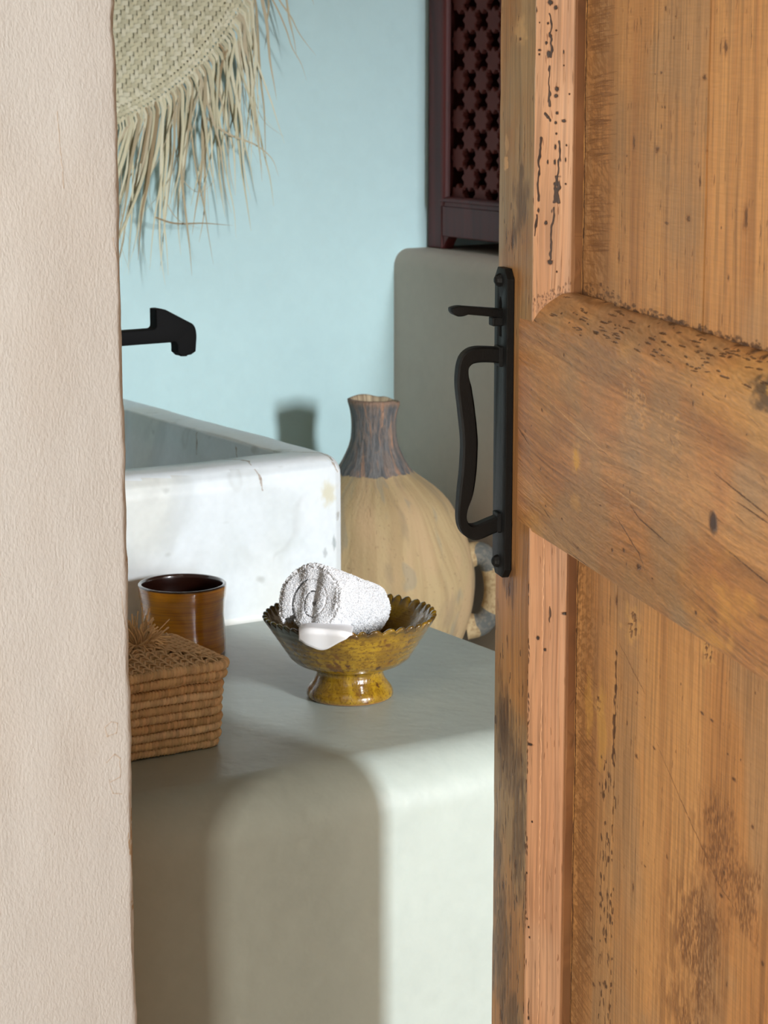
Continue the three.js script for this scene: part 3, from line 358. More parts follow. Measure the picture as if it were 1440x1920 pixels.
scatter(upperP, 420, 0.13, 0.62, 1.296, 1.318, 15, (x, y, r, i) => upperP.blob(x, 1.3025 + r() * r() * 0.008 * (x < 0.24 ? 1.6 : 0.8), 0.002 + r() * 0.003, 0.0006 + r() * 0.0012, [74, 50, 32], 0.5, -0.2, 0.5, i, 0.8));
for (const [P, y0, y1] of [[upperP, 1.3, 1.6]]) for (let y = y0; y < y1; y += 0.004) { const q = (t) => 0.1338 + (noise(t * 55, 4.4, 271) - 0.5) * 0.004; P.over(0.129, 0.136, y, y + 0.004, (X, Y) => [X < q(Y) ? 0.7 : 0, mix3([112, 72, 40], [196, 144, 82], smooth(0.3, 0.7, noise(Y * 90, X * 500, 272))), 0]); P.stroke([[q(y), y], [q(y + 0.005), y + 0.005]], [0.0011, 0.001], [48, 30, 18], 0.85, -0.5, Math.round(y * 700), false); }
const matUpper = painted(upperP, { roughness: 0.5, bump: 0.001 }, THREE.MirroredRepeatWrapping);
const lowerP = new Paint(1024, 1400, 0.12, 0.64, 0.6, 1.13).fill((x, y) => {
  const c = woodColour(x, y, 231, panelTone), saw = fbm(x * 60 + y * 40, y * 800, 237, 2), st = smooth(0.44, 0.66, fbm(x * 7 + 3, y * 6.5, 241, 4)) * smooth(0.3, 0.42, x), grain = smooth(0.4, 0.7, fbm(x * 260, y * 90, 243, 3)), k = 1 + (saw - 0.5) * 0.07;
  const m = mix3([c[0] * k, c[1] * k, c[2] * k], [104, 66, 34], st * grain * 0.5); return [...m, c[3] + (saw - 0.5) * 0.15 - st * grain * 0.1];
});
for (const [x, y, rx, ry, s] of [[0.46, 0.945, 0.035, 0.05, 1], [0.43, 0.87, 0.045, 0.04, 2], [0.42, 0.80, 0.035, 0.035, 3], [0.51, 0.93, 0.03, 0.03, 4]]) lowerP.over(x - rx * 1.7, x + rx * 1.7, y - ry * 1.7, y + ry * 1.7, (X, Y) => { const d = Math.hypot((X - x) / rx, (Y - y) / ry) + (fbm(X * 60, Y * 60, s, 4) - 0.5) * 1.6; return [0.8 * (1 - smooth(0.4, 1.2, d)) * smooth(0.3, 0.7, fbm(X * 800, Y * 300, s + 8, 3)) * 0.85, [92, 56, 28], -0.15]; });
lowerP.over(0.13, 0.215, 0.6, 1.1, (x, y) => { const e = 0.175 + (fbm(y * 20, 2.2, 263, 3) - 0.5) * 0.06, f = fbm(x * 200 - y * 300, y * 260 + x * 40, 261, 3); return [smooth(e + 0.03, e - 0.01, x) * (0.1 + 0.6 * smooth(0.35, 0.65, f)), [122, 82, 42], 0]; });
tools(lowerP, 220, 0.132, 0.16, 0.62, 1.0, 73, -1);
for (const [x, y, rx, ry, k] of [[0.277, 1.066, 0.019, 0.016, 1], [0.2, 0.983, 0.017, 0.009, 2], [0.43, 1.083, 0.016, 0.011, 3]]) { lowerP.blob(x, y, rx, ry, [202, 156, 92], 0.55, 0.05, 0.8, k, 1.1); for (let q = 0; q < 6; q++) { const a = q * 2.4 + k, px = x + Math.cos(a) * rx * 0.35, py = y + Math.sin(a) * ry * 0.5; lowerP.stroke([[px, py], [px + rx * 0.3, py + ry * 0.16], [px + rx * 0.2, py - ry * 0.2]], [0.0022, 0.0007], [92, 60, 34], 0.6, -0.35, q); } }
for (const [x, y0, y1] of [[0.212, 0.93, 1.0], [0.172, 0.945, 1.0]]) lowerP.blob(x, (y0 + y1) / 2, 0.012, (y1 - y0) / 2, [196, 148, 70], 0.55, 0, 0.5, 9, 0.6);
lowerP.stroke([[0.244, 1.036], [0.245, 1.01], [0.243, 0.985], [0.242, 0.945]], [0.0034, 0.001], DARK, 0.8, -0.5, 5, false);
scatter(lowerP, 130, 0.215, 0.25, 0.62, 0.95, 17, (x, y, r, i) => lowerP.stroke([[x, y], [x + (r() - 0.5) * 0.003, y + 0.002 + r() * 0.008]], [0.0009 + r() * 0.0012, 0.0007], DARK, 0.75, -0.45, i));
scars(lowerP, LOWER_MARKS, 0.8); scatter(lowerP, 120, 0.25, 0.62, 0.62, 1.09, 18, (x, y, r, i) => lowerP.stroke([[x, y], [x + 0.0006, y + 0.002 + r() * 0.008]], [0.0006 + r() * 0.0005, 0.0006], [98, 62, 34], 0.5, -0.25, i));
for (const pts of [[[0.335, 0.99], [0.4, 0.955], [0.46, 0.925], [0.52, 0.91]], [[0.25, 1.045], [0.31, 1.02]]]) lowerP.stroke(pts, [0.0014, 0.0005], [100, 64, 34], 0.6, -0.3, 6);
for (const [P, y0, y1] of [[lowerP, 0.6, 1.1]]) for (let y = y0; y < y1; y += 0.004) { const q = (t) => 0.1338 + (noise(t * 55, 4.4, 271) - 0.5) * 0.004; P.over(0.129, 0.136, y, y + 0.004, (X, Y) => [X < q(Y) ? 0.7 : 0, mix3([112, 72, 40], [196, 144, 82], smooth(0.3, 0.7, noise(Y * 90, X * 500, 272))), 0]); P.stroke([[q(y), y], [q(y + 0.005), y + 0.005]], [0.0011, 0.001], [48, 30, 18], 0.85, -0.5, Math.round(y * 700), false); }
const matLower = painted(lowerP, { roughness: 0.5, bump: 0.001 }, THREE.MirroredRepeatWrapping);

const door = new THREE.Group(); door.name = 'door_1'; door.position.set(1.0973, 0.0559, -1.5814); door.scale.setScalar(0.9625); door.rotation.y = THREE.MathUtils.degToRad(252); scene.add(door);
tag(door, 'old panelled timber door standing ajar with a black iron handle', 'door', null, 'structure');
{ // local axes: x from the free edge to the hinges, y up, z out of the face that looks to the hall
  const upright = (pts, y0, y1, ny, wear = 0) => {                     // a section in x, z drawn up from y0 to y1
    const n = pts.length; const g = grid(n, ny, (i, j) => { const [x, z, w = 0] = pts[i % n], y = lerp(y0, y1, j / ny), d = (fbm(y * 9, i, 77, 3) - 0.5) * wear * w + Math.max(0, fbm(y * 30, i * 3, 78, 2) - 0.62) * wear * w * 2.5; return [x + d, y, z - Math.abs(d) * 0.4]; }, true);
    const s = new THREE.Shape(pts.map(([x, z]) => new THREE.Vector2(x, z))), a = new THREE.ShapeGeometry(s); a.rotateX(Math.PI / 2); const b = a.clone(); a.translate(0, y0, 0); b.translate(0, y1, 0); if (b.index) b.index.array.reverse();
    return toCreasedNormals(merge([g, a, b]), 0.5);
  };
  const DB = -0.044;
  const st = upright([[0.004, DB, 0.3], [0.001, -0.02, 0.5], [0, -0.005, 1], [0.0012, -0.0015, 1], [0.0045, 0, 0.6], [0.03, 0.0005], [0.06, 0.0003], [0.0985, 0, 0.3], [0.1, -0.002, 0.3], [0.1, DB]], -0.045, 2.07, 170, 0.0035);
  part('stile', planarUV(st, -0.01, 0.11, 0.6, 1.6), matStile, door);
  const hinge = upright([[0.765, DB], [0.765, -0.024], [0.79, 0], [0.88, 0], [0.88, DB]], -0.045, 2.07, 4); part('stile', planarUV(hinge, 0.775, 0.895, 0.6, 1.6), matStile, door);
  const mo = upright([[0.1002, -0.0012], [0.1015, 0.0002, 0.2], [0.1035, -0.0012, 0.3], [0.1235, -0.0216, 0.3], [0.125, -0.0238, 0.2], [0.1252, -0.04], [0.1002, -0.04]], 0.2, 1.95, 170, 0.0016); part('moulding', planarUV(mo, 0.1005, 0.1255, 0.6, 1.6), matMould, door, 'paler moulded edge with worm holes');
  const beadP = new Paint(64, 1024, 0, 1, 0.6, 1.6).fill((x, y) => woodColour(x * 0.01, y, 141, { base: [138, 94, 60], alt: [124, 82, 50], deep: [98, 64, 38], worn: [160, 114, 72], wear: 0.5 })), matBead = painted(beadP, { roughness: 0.6, bump: 0.001 }, THREE.MirroredRepeatWrapping);  // darker brown wood tone for the strip beside the moulding
  const bead = upright([[0.1254, -0.0245, 0.3], [0.1276, -0.0255, 0.6], [0.128, -0.04], [0.1254, -0.04]], 0.2, 1.95, 120, 0.004); part('bead', planarUV(bead, 0.1254, 0.128, 0.6, 1.6), matBead, door, 'darker brown return of the moulding');
  const rail = (y0, y1, x0, x1, roundTop, mat) => {                    // a section in y, z drawn along x
    const pts = [[y0, DB + 0.004], [y0, -0.0045], [y0 + 0.0015, -0.001], [y0 + 0.005, 0.0006]]; if (roundTop) { pts.push([y1 - 0.03, 0.0009]); for (let i = 1; i <= 9; i++) { const t = i / 9; pts.push([y1 - 0.03 + 0.03 * Math.sin(t * Math.PI / 2) ** 1.1, 0.0009 - 0.0285 * (1 - Math.cos(t * Math.PI / 2)) ** 0.85]); } } else pts.push([y1 - 0.003, 0.0006], [y1, -0.003]);
    pts.push([y1 - (roundTop ? 0.004 : 0), DB + 0.004]);
    const n = pts.length, nx = 110; const g = grid(n, nx, (i, j) => { const [y, z] = pts[i % n], x = lerp(x0, x1, j / nx), w = i > 3 && roundTop && i < n - 1 ? (fbm(x * 16, i * 0.6, 88, 3) - 0.5) * 0.0028 * (i - 3) / 8 : (fbm(x * 12, 2, 89, 3) - 0.5) * 0.001; return [x, y + w, z + w * 0.4]; }, true);
    g.index.array.reverse(); g.computeVertexNormals();
    const s = new THREE.Shape(pts.map(([y, z]) => new THREE.Vector2(-z, y))), a = new THREE.ShapeGeometry(s); a.rotateY(-Math.PI / 2 + Math.PI); const b = a.clone(); a.translate(x0, 0, 0); b.translate(x1, 0, 0); if (a.index) b.index.array.reverse();
    return planarUV(toCreasedNormals(merge([g, a, b]), 0.7), 0.05, 0.65, 1.08, 1.32);
  };
  part('lock_rail', rail(1.1035, 1.3035, 0.067, 0.767, true), matRail, door);
  part('top_rail', rail(1.93, 2.07, 0.1, 0.767, false), matRail, door); part('bottom_rail', rail(-0.045, 0.21, 0.1, 0.767, true), matRail, door);
  for (const [ya, yb] of [[1.29, 1.94], [0.2, 1.115]]) part('panel_tongue', planarUV(upright([[0.1, -0.0425], [0.1, -0.037], [0.132, -0.037], [0.132, -0.0425]], ya, yb, 4), 0.1, 0.14, 0.6, 1.6), matUpper, door);
  const board = (pts, y0, y1, mat, uv) => part('panel_board', planarUV(upright(pts, y0, y1, 60, 0.0012), ...uv), mat, door);
  const U = [0.12, 0.64, 1.27, 1.6], L = [0.12, 0.64, 0.6, 1.13];
  board([[0.1292, -0.04], [0.1292, -0.034, 1], [0.1305, -0.0312, 1], [0.16, -0.0296], [0.221, -0.0275], [0.2235, -0.026, 0.8], [0.226, -0.0252, 0.4], [0.4057, -0.0253, 0.1], [0.4057, -0.04]], 1.29, 1.94, matUpper, U);
  board([[0.4063, -0.04], [0.4063, -0.0275, 0.2], [0.4085, -0.0256, 0.2], [0.77, -0.0256], [0.77, -0.04]], 1.29, 1.94, matUpper, U);
  board([[0.1292, -0.04], [0.1292, -0.034, 1], [0.1305, -0.0312, 1], [0.16, -0.0296], [0.196, -0.028], [0.1985, -0.0268, 0.8], [0.202, -0.026, 0.4], [0.2432, -0.026, 0.6], [0.2432, -0.04]], 0.2, 1.115, matLower, L);
  board([[0.2438, -0.04], [0.2438, -0.0275, 1], [0.2455, -0.0256, 0.6], [0.77, -0.0256], [0.77, -0.04]], 0.2, 1.115, matLower, L);

  // iron handle: plate with a keyhole slot, thumb latch, bent grip, two dome-headed nails
  const P0 = 0.017, P1 = 0.053, PT = 0.0065, PY0 = 1.0535, PY1 = 1.3165, c = 0.008, sh = new THREE.Shape();
  sh.moveTo(P0 + c, PY0); sh.lineTo(P1 - c, PY0); sh.lineTo(P1, PY0 + c); sh.lineTo(P1, PY1 - c); sh.lineTo(P1 - c, PY1); sh.lineTo(P0 + c, PY1); sh.lineTo(P0, PY1 - c); sh.lineTo(P0, PY0 + c); sh.closePath();
  const sl = new THREE.Path(), sx = 0.034; sl.moveTo(sx - 0.004, 1.259); sl.lineTo(sx + 0.004, 1.259); sl.lineTo(sx + 0.004, 1.287); sl.lineTo(sx + 0.0015, 1.292); sl.lineTo(sx - 0.0015, 1.292); sl.lineTo(sx - 0.004, 1.287); sl.closePath(); sh.holes.push(sl);
  const pg = new THREE.ExtrudeGeometry(sh, { depth: PT - 0.0016, bevelEnabled: true, bevelThickness: 0.0008, bevelSize: 0.0008, bevelOffset: -0.0008, bevelSegments: 2 }); pg.translate(0, 0, 0.0014);
  const plate = part('door_handle', boxUV(toCreasedNormals(pg, 0.5), 10), matIron, door, 'black wrought iron door handle on a long plate');
  part('slot_shade_backing', box(sx - 0.0055, sx + 0.0055, 1.257, 1.294, 0.0006, 0.0018), matBrushed, plate);  // black backing added so the slot reads as a shaded recess
  const path = (pts, w) => {                                            // a square bar bent in the y, z plane
    const cur = new THREE.CatmullRomCurve3(pts.map(([n, y]) => new THREE.Vector3(sx, y, n)), false, 'centripetal'), N = 90, q = cur.getSpacedPoints(N), bev = 0.0016;
    const sec = []; for (const [a, b] of [[1, 1], [-1, 1], [-1, -1], [1, -1]]) { const X = a * w / 2, Y = b * w / 2; if (a * b > 0) sec.push([X, Y - b * bev], [X - a * bev, Y]); else sec.push([X - a * bev, Y], [X, Y - b * bev]); }
    const g = grid(8, N, (i, j) => { const t = cur.getTangent(clamp(j / N, 0.001, 0.999)), nx = -t.y, ny = t.z, [a, b] = sec[i % 8], k = 1 + (noise(j * 0.3, i, 5) - 0.5) * 0.03; return [q[j].x + a * k, q[j].y + b * ny * k, q[j].z + b * nx * k]; }, true);
    return toCreasedNormals(g, 0.6);
  };
  const gripPts = [[0.004, 1.2425], [0.018, 1.2442], [0.0285, 1.2442], [0.034, 1.2428], [0.038, 1.239], [0.0396, 1.2335], [0.0394, 1.22], [0.0362, 1.196], [0.0338, 1.172], [0.0345, 1.148], [0.0372, 1.124], [0.0396, 1.108], [0.0388, 1.1005], [0.036, 1.0955], [0.0318, 1.0928], [0.0265, 1.0928], [0.016, 1.0965], [0.004, 1.1005]];
  const gg = path(gripPts, 0.013); gg.index ? 0 : 0;
  const grip = part('grip', boxUV(gg, 10), matIron, plate);
  const collar = (y) => rbox(sx - 0.0082, sx + 0.0082, y - 0.0085, y + 0.0085, PT - 0.001, PT + 0.0035, 0.001, 2);
  part('grip_collar', collar(1.2425), matIron, plate); part('grip_collar', collar(1.1003), matIron, plate);
  const la = new THREE.Shape(); la.moveTo(0, 1.2745); la.lineTo(0.036, 1.2785); la.quadraticCurveTo(0.041, 1.2765, 0.045, 1.2772); la.quadraticCurveTo(0.0505, 1.279, 0.0495, 1.2838); la.quadraticCurveTo(0.044, 1.2862, 0.038, 1.285); la.lineTo(0, 1.2815); la.closePath();
  const lg = new THREE.ExtrudeGeometry(la, { depth: 0.013, bevelEnabled: true, bevelThickness: 0.001, bevelSize: 0.001, bevelOffset: -0.001, bevelSegments: 2, curveSegments: 8 }); lg.applyMatrix4(new THREE.Matrix4().makeBasis(new THREE.Vector3(0, 0, 1), new THREE.Vector3(0, 1, 0), new THREE.Vector3(-1, 0, 0))); lg.translate(sx + 0.0065, 0, 0.001);
  part('thumb_latch', boxUV(toCreasedNormals(lg, 0.6), 10), matIron, plate); part('latch_boss', rbox(sx - 0.0062, sx + 0.0062, 1.268, 1.2755, PT - 0.002, PT + 0.009, 0.0012, 2), matIron, plate);
  const dome = new THREE.LatheGeometry([[0, 0.0062], [0.0022, 0.006], [0.0044, 0.0046], [0.0056, 0.0024], [0.006, 0]].map(([x, y]) => new THREE.Vector2(x, y)).reverse(), 10); dome.rotateX(Math.PI / 2);
  for (const y of [1.306, 1.0655]) { const d = dome.clone(); d.translate(sx - 0.001, y, PT - 0.0003); part('nail', toCreasedNormals(d, 0.5), matIron, plate); }
}

const RT = new THREE.Vector3(Math.cos(32 * Math.PI / 180), 0, Math.sin(32 * Math.PI / 180)), FW = new THREE.Vector3(Math.sin(32 * Math.PI / 180), 0, -Math.cos(32 * Math.PI / 180));   // across and into the washroom, as one looks through the doorway
// ------------------------------------------------------------------ big clay jar
{
  const K = 0.000778, V = 0.000793, yy = (p) => 1.012 - (p - 741) * V - 0.55;
  const px = [[1323.3, 0], [1323.3, 78], [1320, 85], [1300, 98], [1270, 118], [1240, 140], [1205, 162], [1170, 177], [1130, 187], [1085, 191], [1050, 188], [1020, 181], [1000, 174], [980, 165], [960, 155], [940, 143], [925, 130], [910, 113], [897, 95], [888, 82], [880, 72], [866, 62], [850, 53.5], [835, 47], [820, 43], [805, 41.5], [790, 41.3], [775, 42.6], [762, 45], [754, 47.5], [749, 48], [746.5, 46.5], [746.5, 43.5], [750, 41.5], [765, 37], [800, 35], [835, 40], [870, 58], [900, 92], [950, 143], [1050, 182], [1200, 156], [1310, 80], [1314, 0]];
  const curve = new THREE.CatmullRomCurve3(px.slice(1, 43).map(([p, w]) => new THREE.Vector3(w * K, yy(p), 0)), false, 'centripetal'), NV = 240, q = curve.getSpacedPoints(NV); q.unshift(new THREE.Vector3(0, q[0].y, 0)); q.push(new THREE.Vector3(0, yy(1312), 0));
  const NU = 120, n = q.length - 1, len = [0]; for (let i = 1; i <= n; i++) len.push(len[i - 1] + q[i].distanceTo(q[i - 1]));
  const g = grid(NU, n, (i, j) => { const a = (i % NU) / NU * Math.PI * 2, ca = Math.cos(a), sa = Math.sin(a), Y = q[j].y, lip = smooth(0.40, 0.46, Y), w = 1 + (fbm(ca * 1.6 + 5, sa * 1.6 + Y * 7, 301, 3) - 0.5) * (0.03 + lip * 0.06); const dip = lip * (fbm(ca * 1.2 + 2, sa * 1.2 + 7, 302, 2) - 0.5) * 0.006 - lip * 0.004 * smooth(0.55, 1, Math.cos(a - 0.35)); return [q[j].x * w * ca, Y + dip, q[j].x * w * sa]; }, true, false, (i, j) => [i / NU, len[j] / len[n]]);
  g.index.array.reverse(); g.computeVertexNormals();
  const outer = len.findIndex((_, j) => j > 20 && q[j].y > q[j + 1]?.y && q[j].x < 0.045) || n; const atL = (Y, up = true) => { for (let j = 1; j <= n; j++) if (q[j].y >= Y) return len[j] / len[n]; return 0.5; }; void outer;
  const vBand = atL(yy(883)), vLip = atL(yy(749.5)), NEC = (vLip - vBand);
  const P = new Paint(1024, 1024, 0, 1, 0, 1).fill((u, v) => {
    const ca = Math.cos(u * Math.PI * 2) * 2, sa = Math.sin(u * Math.PI * 2) * 2; const U = ca + 3 * sa;
    const streak = fbm(u * 90 + (fbm(u * 7, v * 9, 311, 2) - 0.5) * 6, v * 7, 312, 4), cloud = fbm(ca * 1.6 + 7, sa * 1.6 + v * 9, 313, 4), pit = noise(u * 420, v * 300, 314), fine = fbm(u * 300, v * 240, 315, 2);
    let c = mix3([186, 162, 120], [166, 140, 100], smooth(0.4, 0.72, streak) * 0.55); c = mix3(c, [196, 164, 126], smooth(0.45, 0.7, cloud) * 0.6); c = mix3(c, [146, 128, 100], smooth(0.55, 0.75, fbm(ca * 2.6, sa * 2.6 + v * 14, 316, 4)) * 0.5); if (pit > 0.88) c = mix3(c, [126, 100, 70], (pit - 0.88) * 4);
    const spot = smooth(0.7, 0.76, fbm(ca * 2.4 + 20, sa * 2.4 + v * 16, 318, 3)); c = mix3(c, [140, 138, 126], spot * 0.35);
    let h = 0.5 + (fine - 0.5) * 0.35 + (streak - 0.5) * 0.35 - (pit > 0.88 ? (pit - 0.88) * 3 : 0);
    const edge = vBand + (fbm(ca * 3, sa * 3, 321, 3) - 0.5) * 0.012; void U;
    if (v > edge && v < vLip + 0.004) {
      const t = (v - vBand) / NEC, wear = smooth(0.5, 0.66, fbm(u * 44 + (fbm(u * 40, v * 60, 322, 2) - 0.5) * 5, v * 34, 323, 4)), big = smooth(0.58, 0.68, fbm(ca * 3.2 + 3, sa * 3.2 + v * 26, 324, 3));
      c = mix3(mix3([112, 110, 108], [86, 87, 88], smooth(0.35, 0.7, fbm(u * 70, v * 30, 325, 3))), [168, 128, 102], clamp(wear * 0.28 + big * 0.6)); c = mix3(c, [150, 116, 92], smooth(0.9, 1.0, t) * 0.7); const k = 1 + (fine - 0.5) * 0.3; c = c.map((q2) => q2 * k); h += (wear - 0.5) * 0.2;
    } else if (v >= vLip + 0.004) c = mix3([196, 176, 144], [150, 130, 104], smooth(0.4, 0.7, streak));
    return [...c, h];
  });
  const mat = painted(P, { bump: 0.0014, roughness: 0.86 }, THREE.RepeatWrapping);
  const jar = thing('clay_jar', 'large round beige clay jar with a dark worn neck, behind the sink corner', 'jar', [1.757, 0.55, -2.84]);
  part('jar_body', g, mat, jar);
  // ring handle low on the right shoulder, its ends banded in grey slip
  const hp = [[172, 1040], [194, 1034], [210, 1041], [221, 1062], [226, 1095], [224, 1128], [214, 1154], [198, 1168], [174, 1172]].map(([x, y]) => RT.clone().multiplyScalar(x * K).add(new THREE.Vector3(0, yy(y), 0)));
  const hc = new THREE.CatmullRomCurve3(hp, false, 'centripetal'), hg = new THREE.TubeGeometry(hc, 80, 0.017, 22); 
  { const p = hg.attributes.position, c = new THREE.Vector3(), v = new THREE.Vector3(); const pts = hc.getSpacedPoints(80); for (let i = 0; i < p.count; i++) { c.copy(pts[Math.floor(i / 23)]); v.fromBufferAttribute(p, i).sub(c); const s = 1 + (fbm(v.x * 60 + i * 0.002, v.y * 60, 331, 2) - 0.5) * 0.16, t = Math.floor(i / 23) / 80; const e = 1 + 0.22 * (Math.abs(t - 0.5) * 2) ** 3; v.multiplyScalar(s * e * 0.93); p.setXYZ(i, c.x + v.x, c.y + v.y, c.z + v.z); } hg.computeVertexNormals(); }
  const HP = new Paint(512, 256, 0, 1, 0, 1).fill((u, v) => { const e = (fbm(u * 20, v * 6, 341, 3) - 0.5) * 0.05, s = fbm(u * 40, v * 30, 342, 3), uu = u + e, b = (uu > 0.10 && uu < 0.3) || (uu > 0.70 && uu < 0.9); const c = b ? mix3([104, 106, 102], [130, 126, 116], smooth(0.4, 0.7, s)) : mix3([200, 176, 134], [176, 148, 108], smooth(0.35, 0.7, s)); return [...c, 0.5 + (s - 0.5) * 0.5]; });
  part('jar_handle', hg, painted(HP, { bump: 0.001, roughness: 0.86 }), jar, 'clay ring handle with grey banded ends');
}

// ------------------------------------------------------------------ glazed footed bowl
const BOWL = [1.1955, 0.85, -1.979];
{
  const rr = [[0, 0.004], [0.037, 0.004], [0.041, 0.0], [0.0437, 0.0015], [0.0442, 0.0055], [0.0425, 0.01], [0.0385, 0.0155], [0.0352, 0.021], [0.034, 0.026], [0.0348, 0.0295], [0.0375, 0.0315], [0.046, 0.0345], [0.0548, 0.0385], [0.0605, 0.0435], [0.0658, 0.0525], [0.0718, 0.063], [0.0778, 0.074], [0.0835, 0.0845], [0.0868, 0.0908], [0.0872, 0.0932], [0.0855, 0.0945], [0.0832, 0.0932], [0.0795, 0.087], [0.074, 0.077], [0.067, 0.065], [0.06, 0.0545], [0.052, 0.0475], [0.036, 0.043], [0.016, 0.0415], [0, 0.0412]];
  for (const q of rr) if (q[1] > 0.03) q[1] = 0.03 + (q[1] - 0.03) * 0.89;
  const cur = new THREE.CatmullRomCurve3(rr.slice(1, -1).map(([x, y]) => new THREE.Vector3(x, y, 0)), false, 'centripetal'), NV = 150, q = cur.getSpacedPoints(NV); q.unshift(new THREE.Vector3(0, 0.004, 0)); q.push(new THREE.Vector3(0, 0.0412, 0));
  const NU = 440, NS = 44, n = q.length - 1, len = [0]; for (let i = 1; i <= n; i++) len.push(len[i - 1] + q[i].distanceTo(q[i - 1]));
  let rimJ = 0; q.forEach((p, j) => { if (p.y > q[rimJ].y) rimJ = j; });
  const g = grid(NU, n, (i, j) => {
    const a = (i % NU) / NU * Math.PI * 2, p = q[j], s = smooth(0.077, 0.0865, p.y), ph = a * NS / 2 + (noise(Math.cos(a) * 3 + 9, Math.sin(a) * 3 + 9, 351) - 0.5) * 2.4, sc = Math.abs(Math.sin(ph)) ** 0.75, out = j <= rimJ ? 1 : 0.4;
    const wob = (fbm(Math.cos(a) * 1.4 + 5, Math.sin(a) * 1.4 + p.y * 12, 352, 3) - 0.5), sway = (fbm(Math.cos(a) * 0.9 + 2, Math.sin(a) * 0.9 + 4, 353, 2) - 0.5) * 0.009 * smooth(0.04, 0.09, p.y);
    const ridge = Math.sin(p.y * 900 + wob * 4) * 0.00018 * (p.y > 0.03 && j < rimJ ? 1 : 0);
    const r = p.x * (1 + wob * 0.022) + s * (sc - 0.6) * 0.0034 * out + ridge; return [r * Math.cos(a), p.y + sway + s * (sc - 0.75) * 0.0046, r * Math.sin(a)];
  }, true, false, (i, j) => [i / NU, len[j] / len[n]]);
  g.index.array.reverse(); g.computeVertexNormals();
  const yv = q.map((p) => p.y), rv = len.map((l) => l / len[n]); const rimV = rv[rimJ];
  const P = new Paint(1400, 900, 0, 1, 0, 1).fill((u, v) => {
    const a = u * Math.PI * 2, ca = Math.cos(a) * 2, sa = Math.sin(a) * 2; let j = Math.min(n, Math.max(0, Math.round(v * n))); while (j < n && rv[j] < v) j++; while (j > 0 && rv[j] > v) j--; const y = yv[j];
    const cloud = fbm(ca * 2 + 3, sa * 2 + v * 12, 361, 4), run = fbm(u * 60, v * 10, 362, 3), speck = fbm(u * 170, v * 120, 363, 3), speck2 = noise(u * 330, v * 250, 364), wheel = fbm(u * 5, y * 700, 365, 2);
    let c = mix3([166, 130, 27], [134, 100, 20], smooth(0.35, 0.7, cloud)); c = mix3(c, [170, 138, 38], smooth(0.55, 0.75, run) * 0.5); c = mix3(c, [104, 70, 14], smooth(0.56, 0.72, speck) * 0.6); if (speck2 > 0.8) c = mix3(c, [70, 42, 10], (speck2 - 0.8) * 4); c = mix3(c, [120, 80, 14], smooth(0.5, 0.8, wheel) * 0.35);
    c = mix3(c, [92, 50, 16], smooth(0.66, 0.78, fbm(ca * 3 + 8, sa * 3 + v * 20, 366, 3)) * 0.6);                       // brown pools in the glaze
    const rim = smooth(0.077, 0.086, y) * (v > rimV - 0.12 && v < rimV + 0.08 ? 1 : 0); c = mix3(c, [62, 44, 16], rim * smooth(0.2, 0.6, fbm(u * 40, v * 30, 367, 3)) * 0.85);
    const green = smooth(0.5, 0.95, Math.cos(a - 3.6) + (cloud - 0.5) * 0.8) * smooth(0.062, 0.084, y); c = mix3(c, [28, 34, 14], green * 0.85);
    if (v > rimV) c = mix3(c, [112, 84, 14], 0.5);
    if (v < rimV && y < 0.0012) c = [150, 110, 60]; return [...c, 0.5 + (speck - 0.5) * 0.3 + (cloud - 0.5) * 0.5 + (wheel - 0.5) * 0.3];
  });
  for (const [u, v, i] of [[0.20, 0.24, 1], [0.31, 0.30, 2], [0.26, 0.4, 3], [0.34, 0.42, 4]]) P.blob(u, v, 0.008, 0.012, [74, 40, 14], 0.85, 0.1, 0.4, i, 0.8);
  const mat = painted(P, { bump: 0.0009, roughness: 0.24, clearcoat: 1, clearcoatRoughness: 0.08 }, THREE.RepeatWrapping);
  const b = thing('glazed_bowl', 'footed ochre glazed pottery bowl with a pinched scalloped rim, holding the towel', 'bowl', BOWL);
  part('bowl_body', g, mat, b);
}

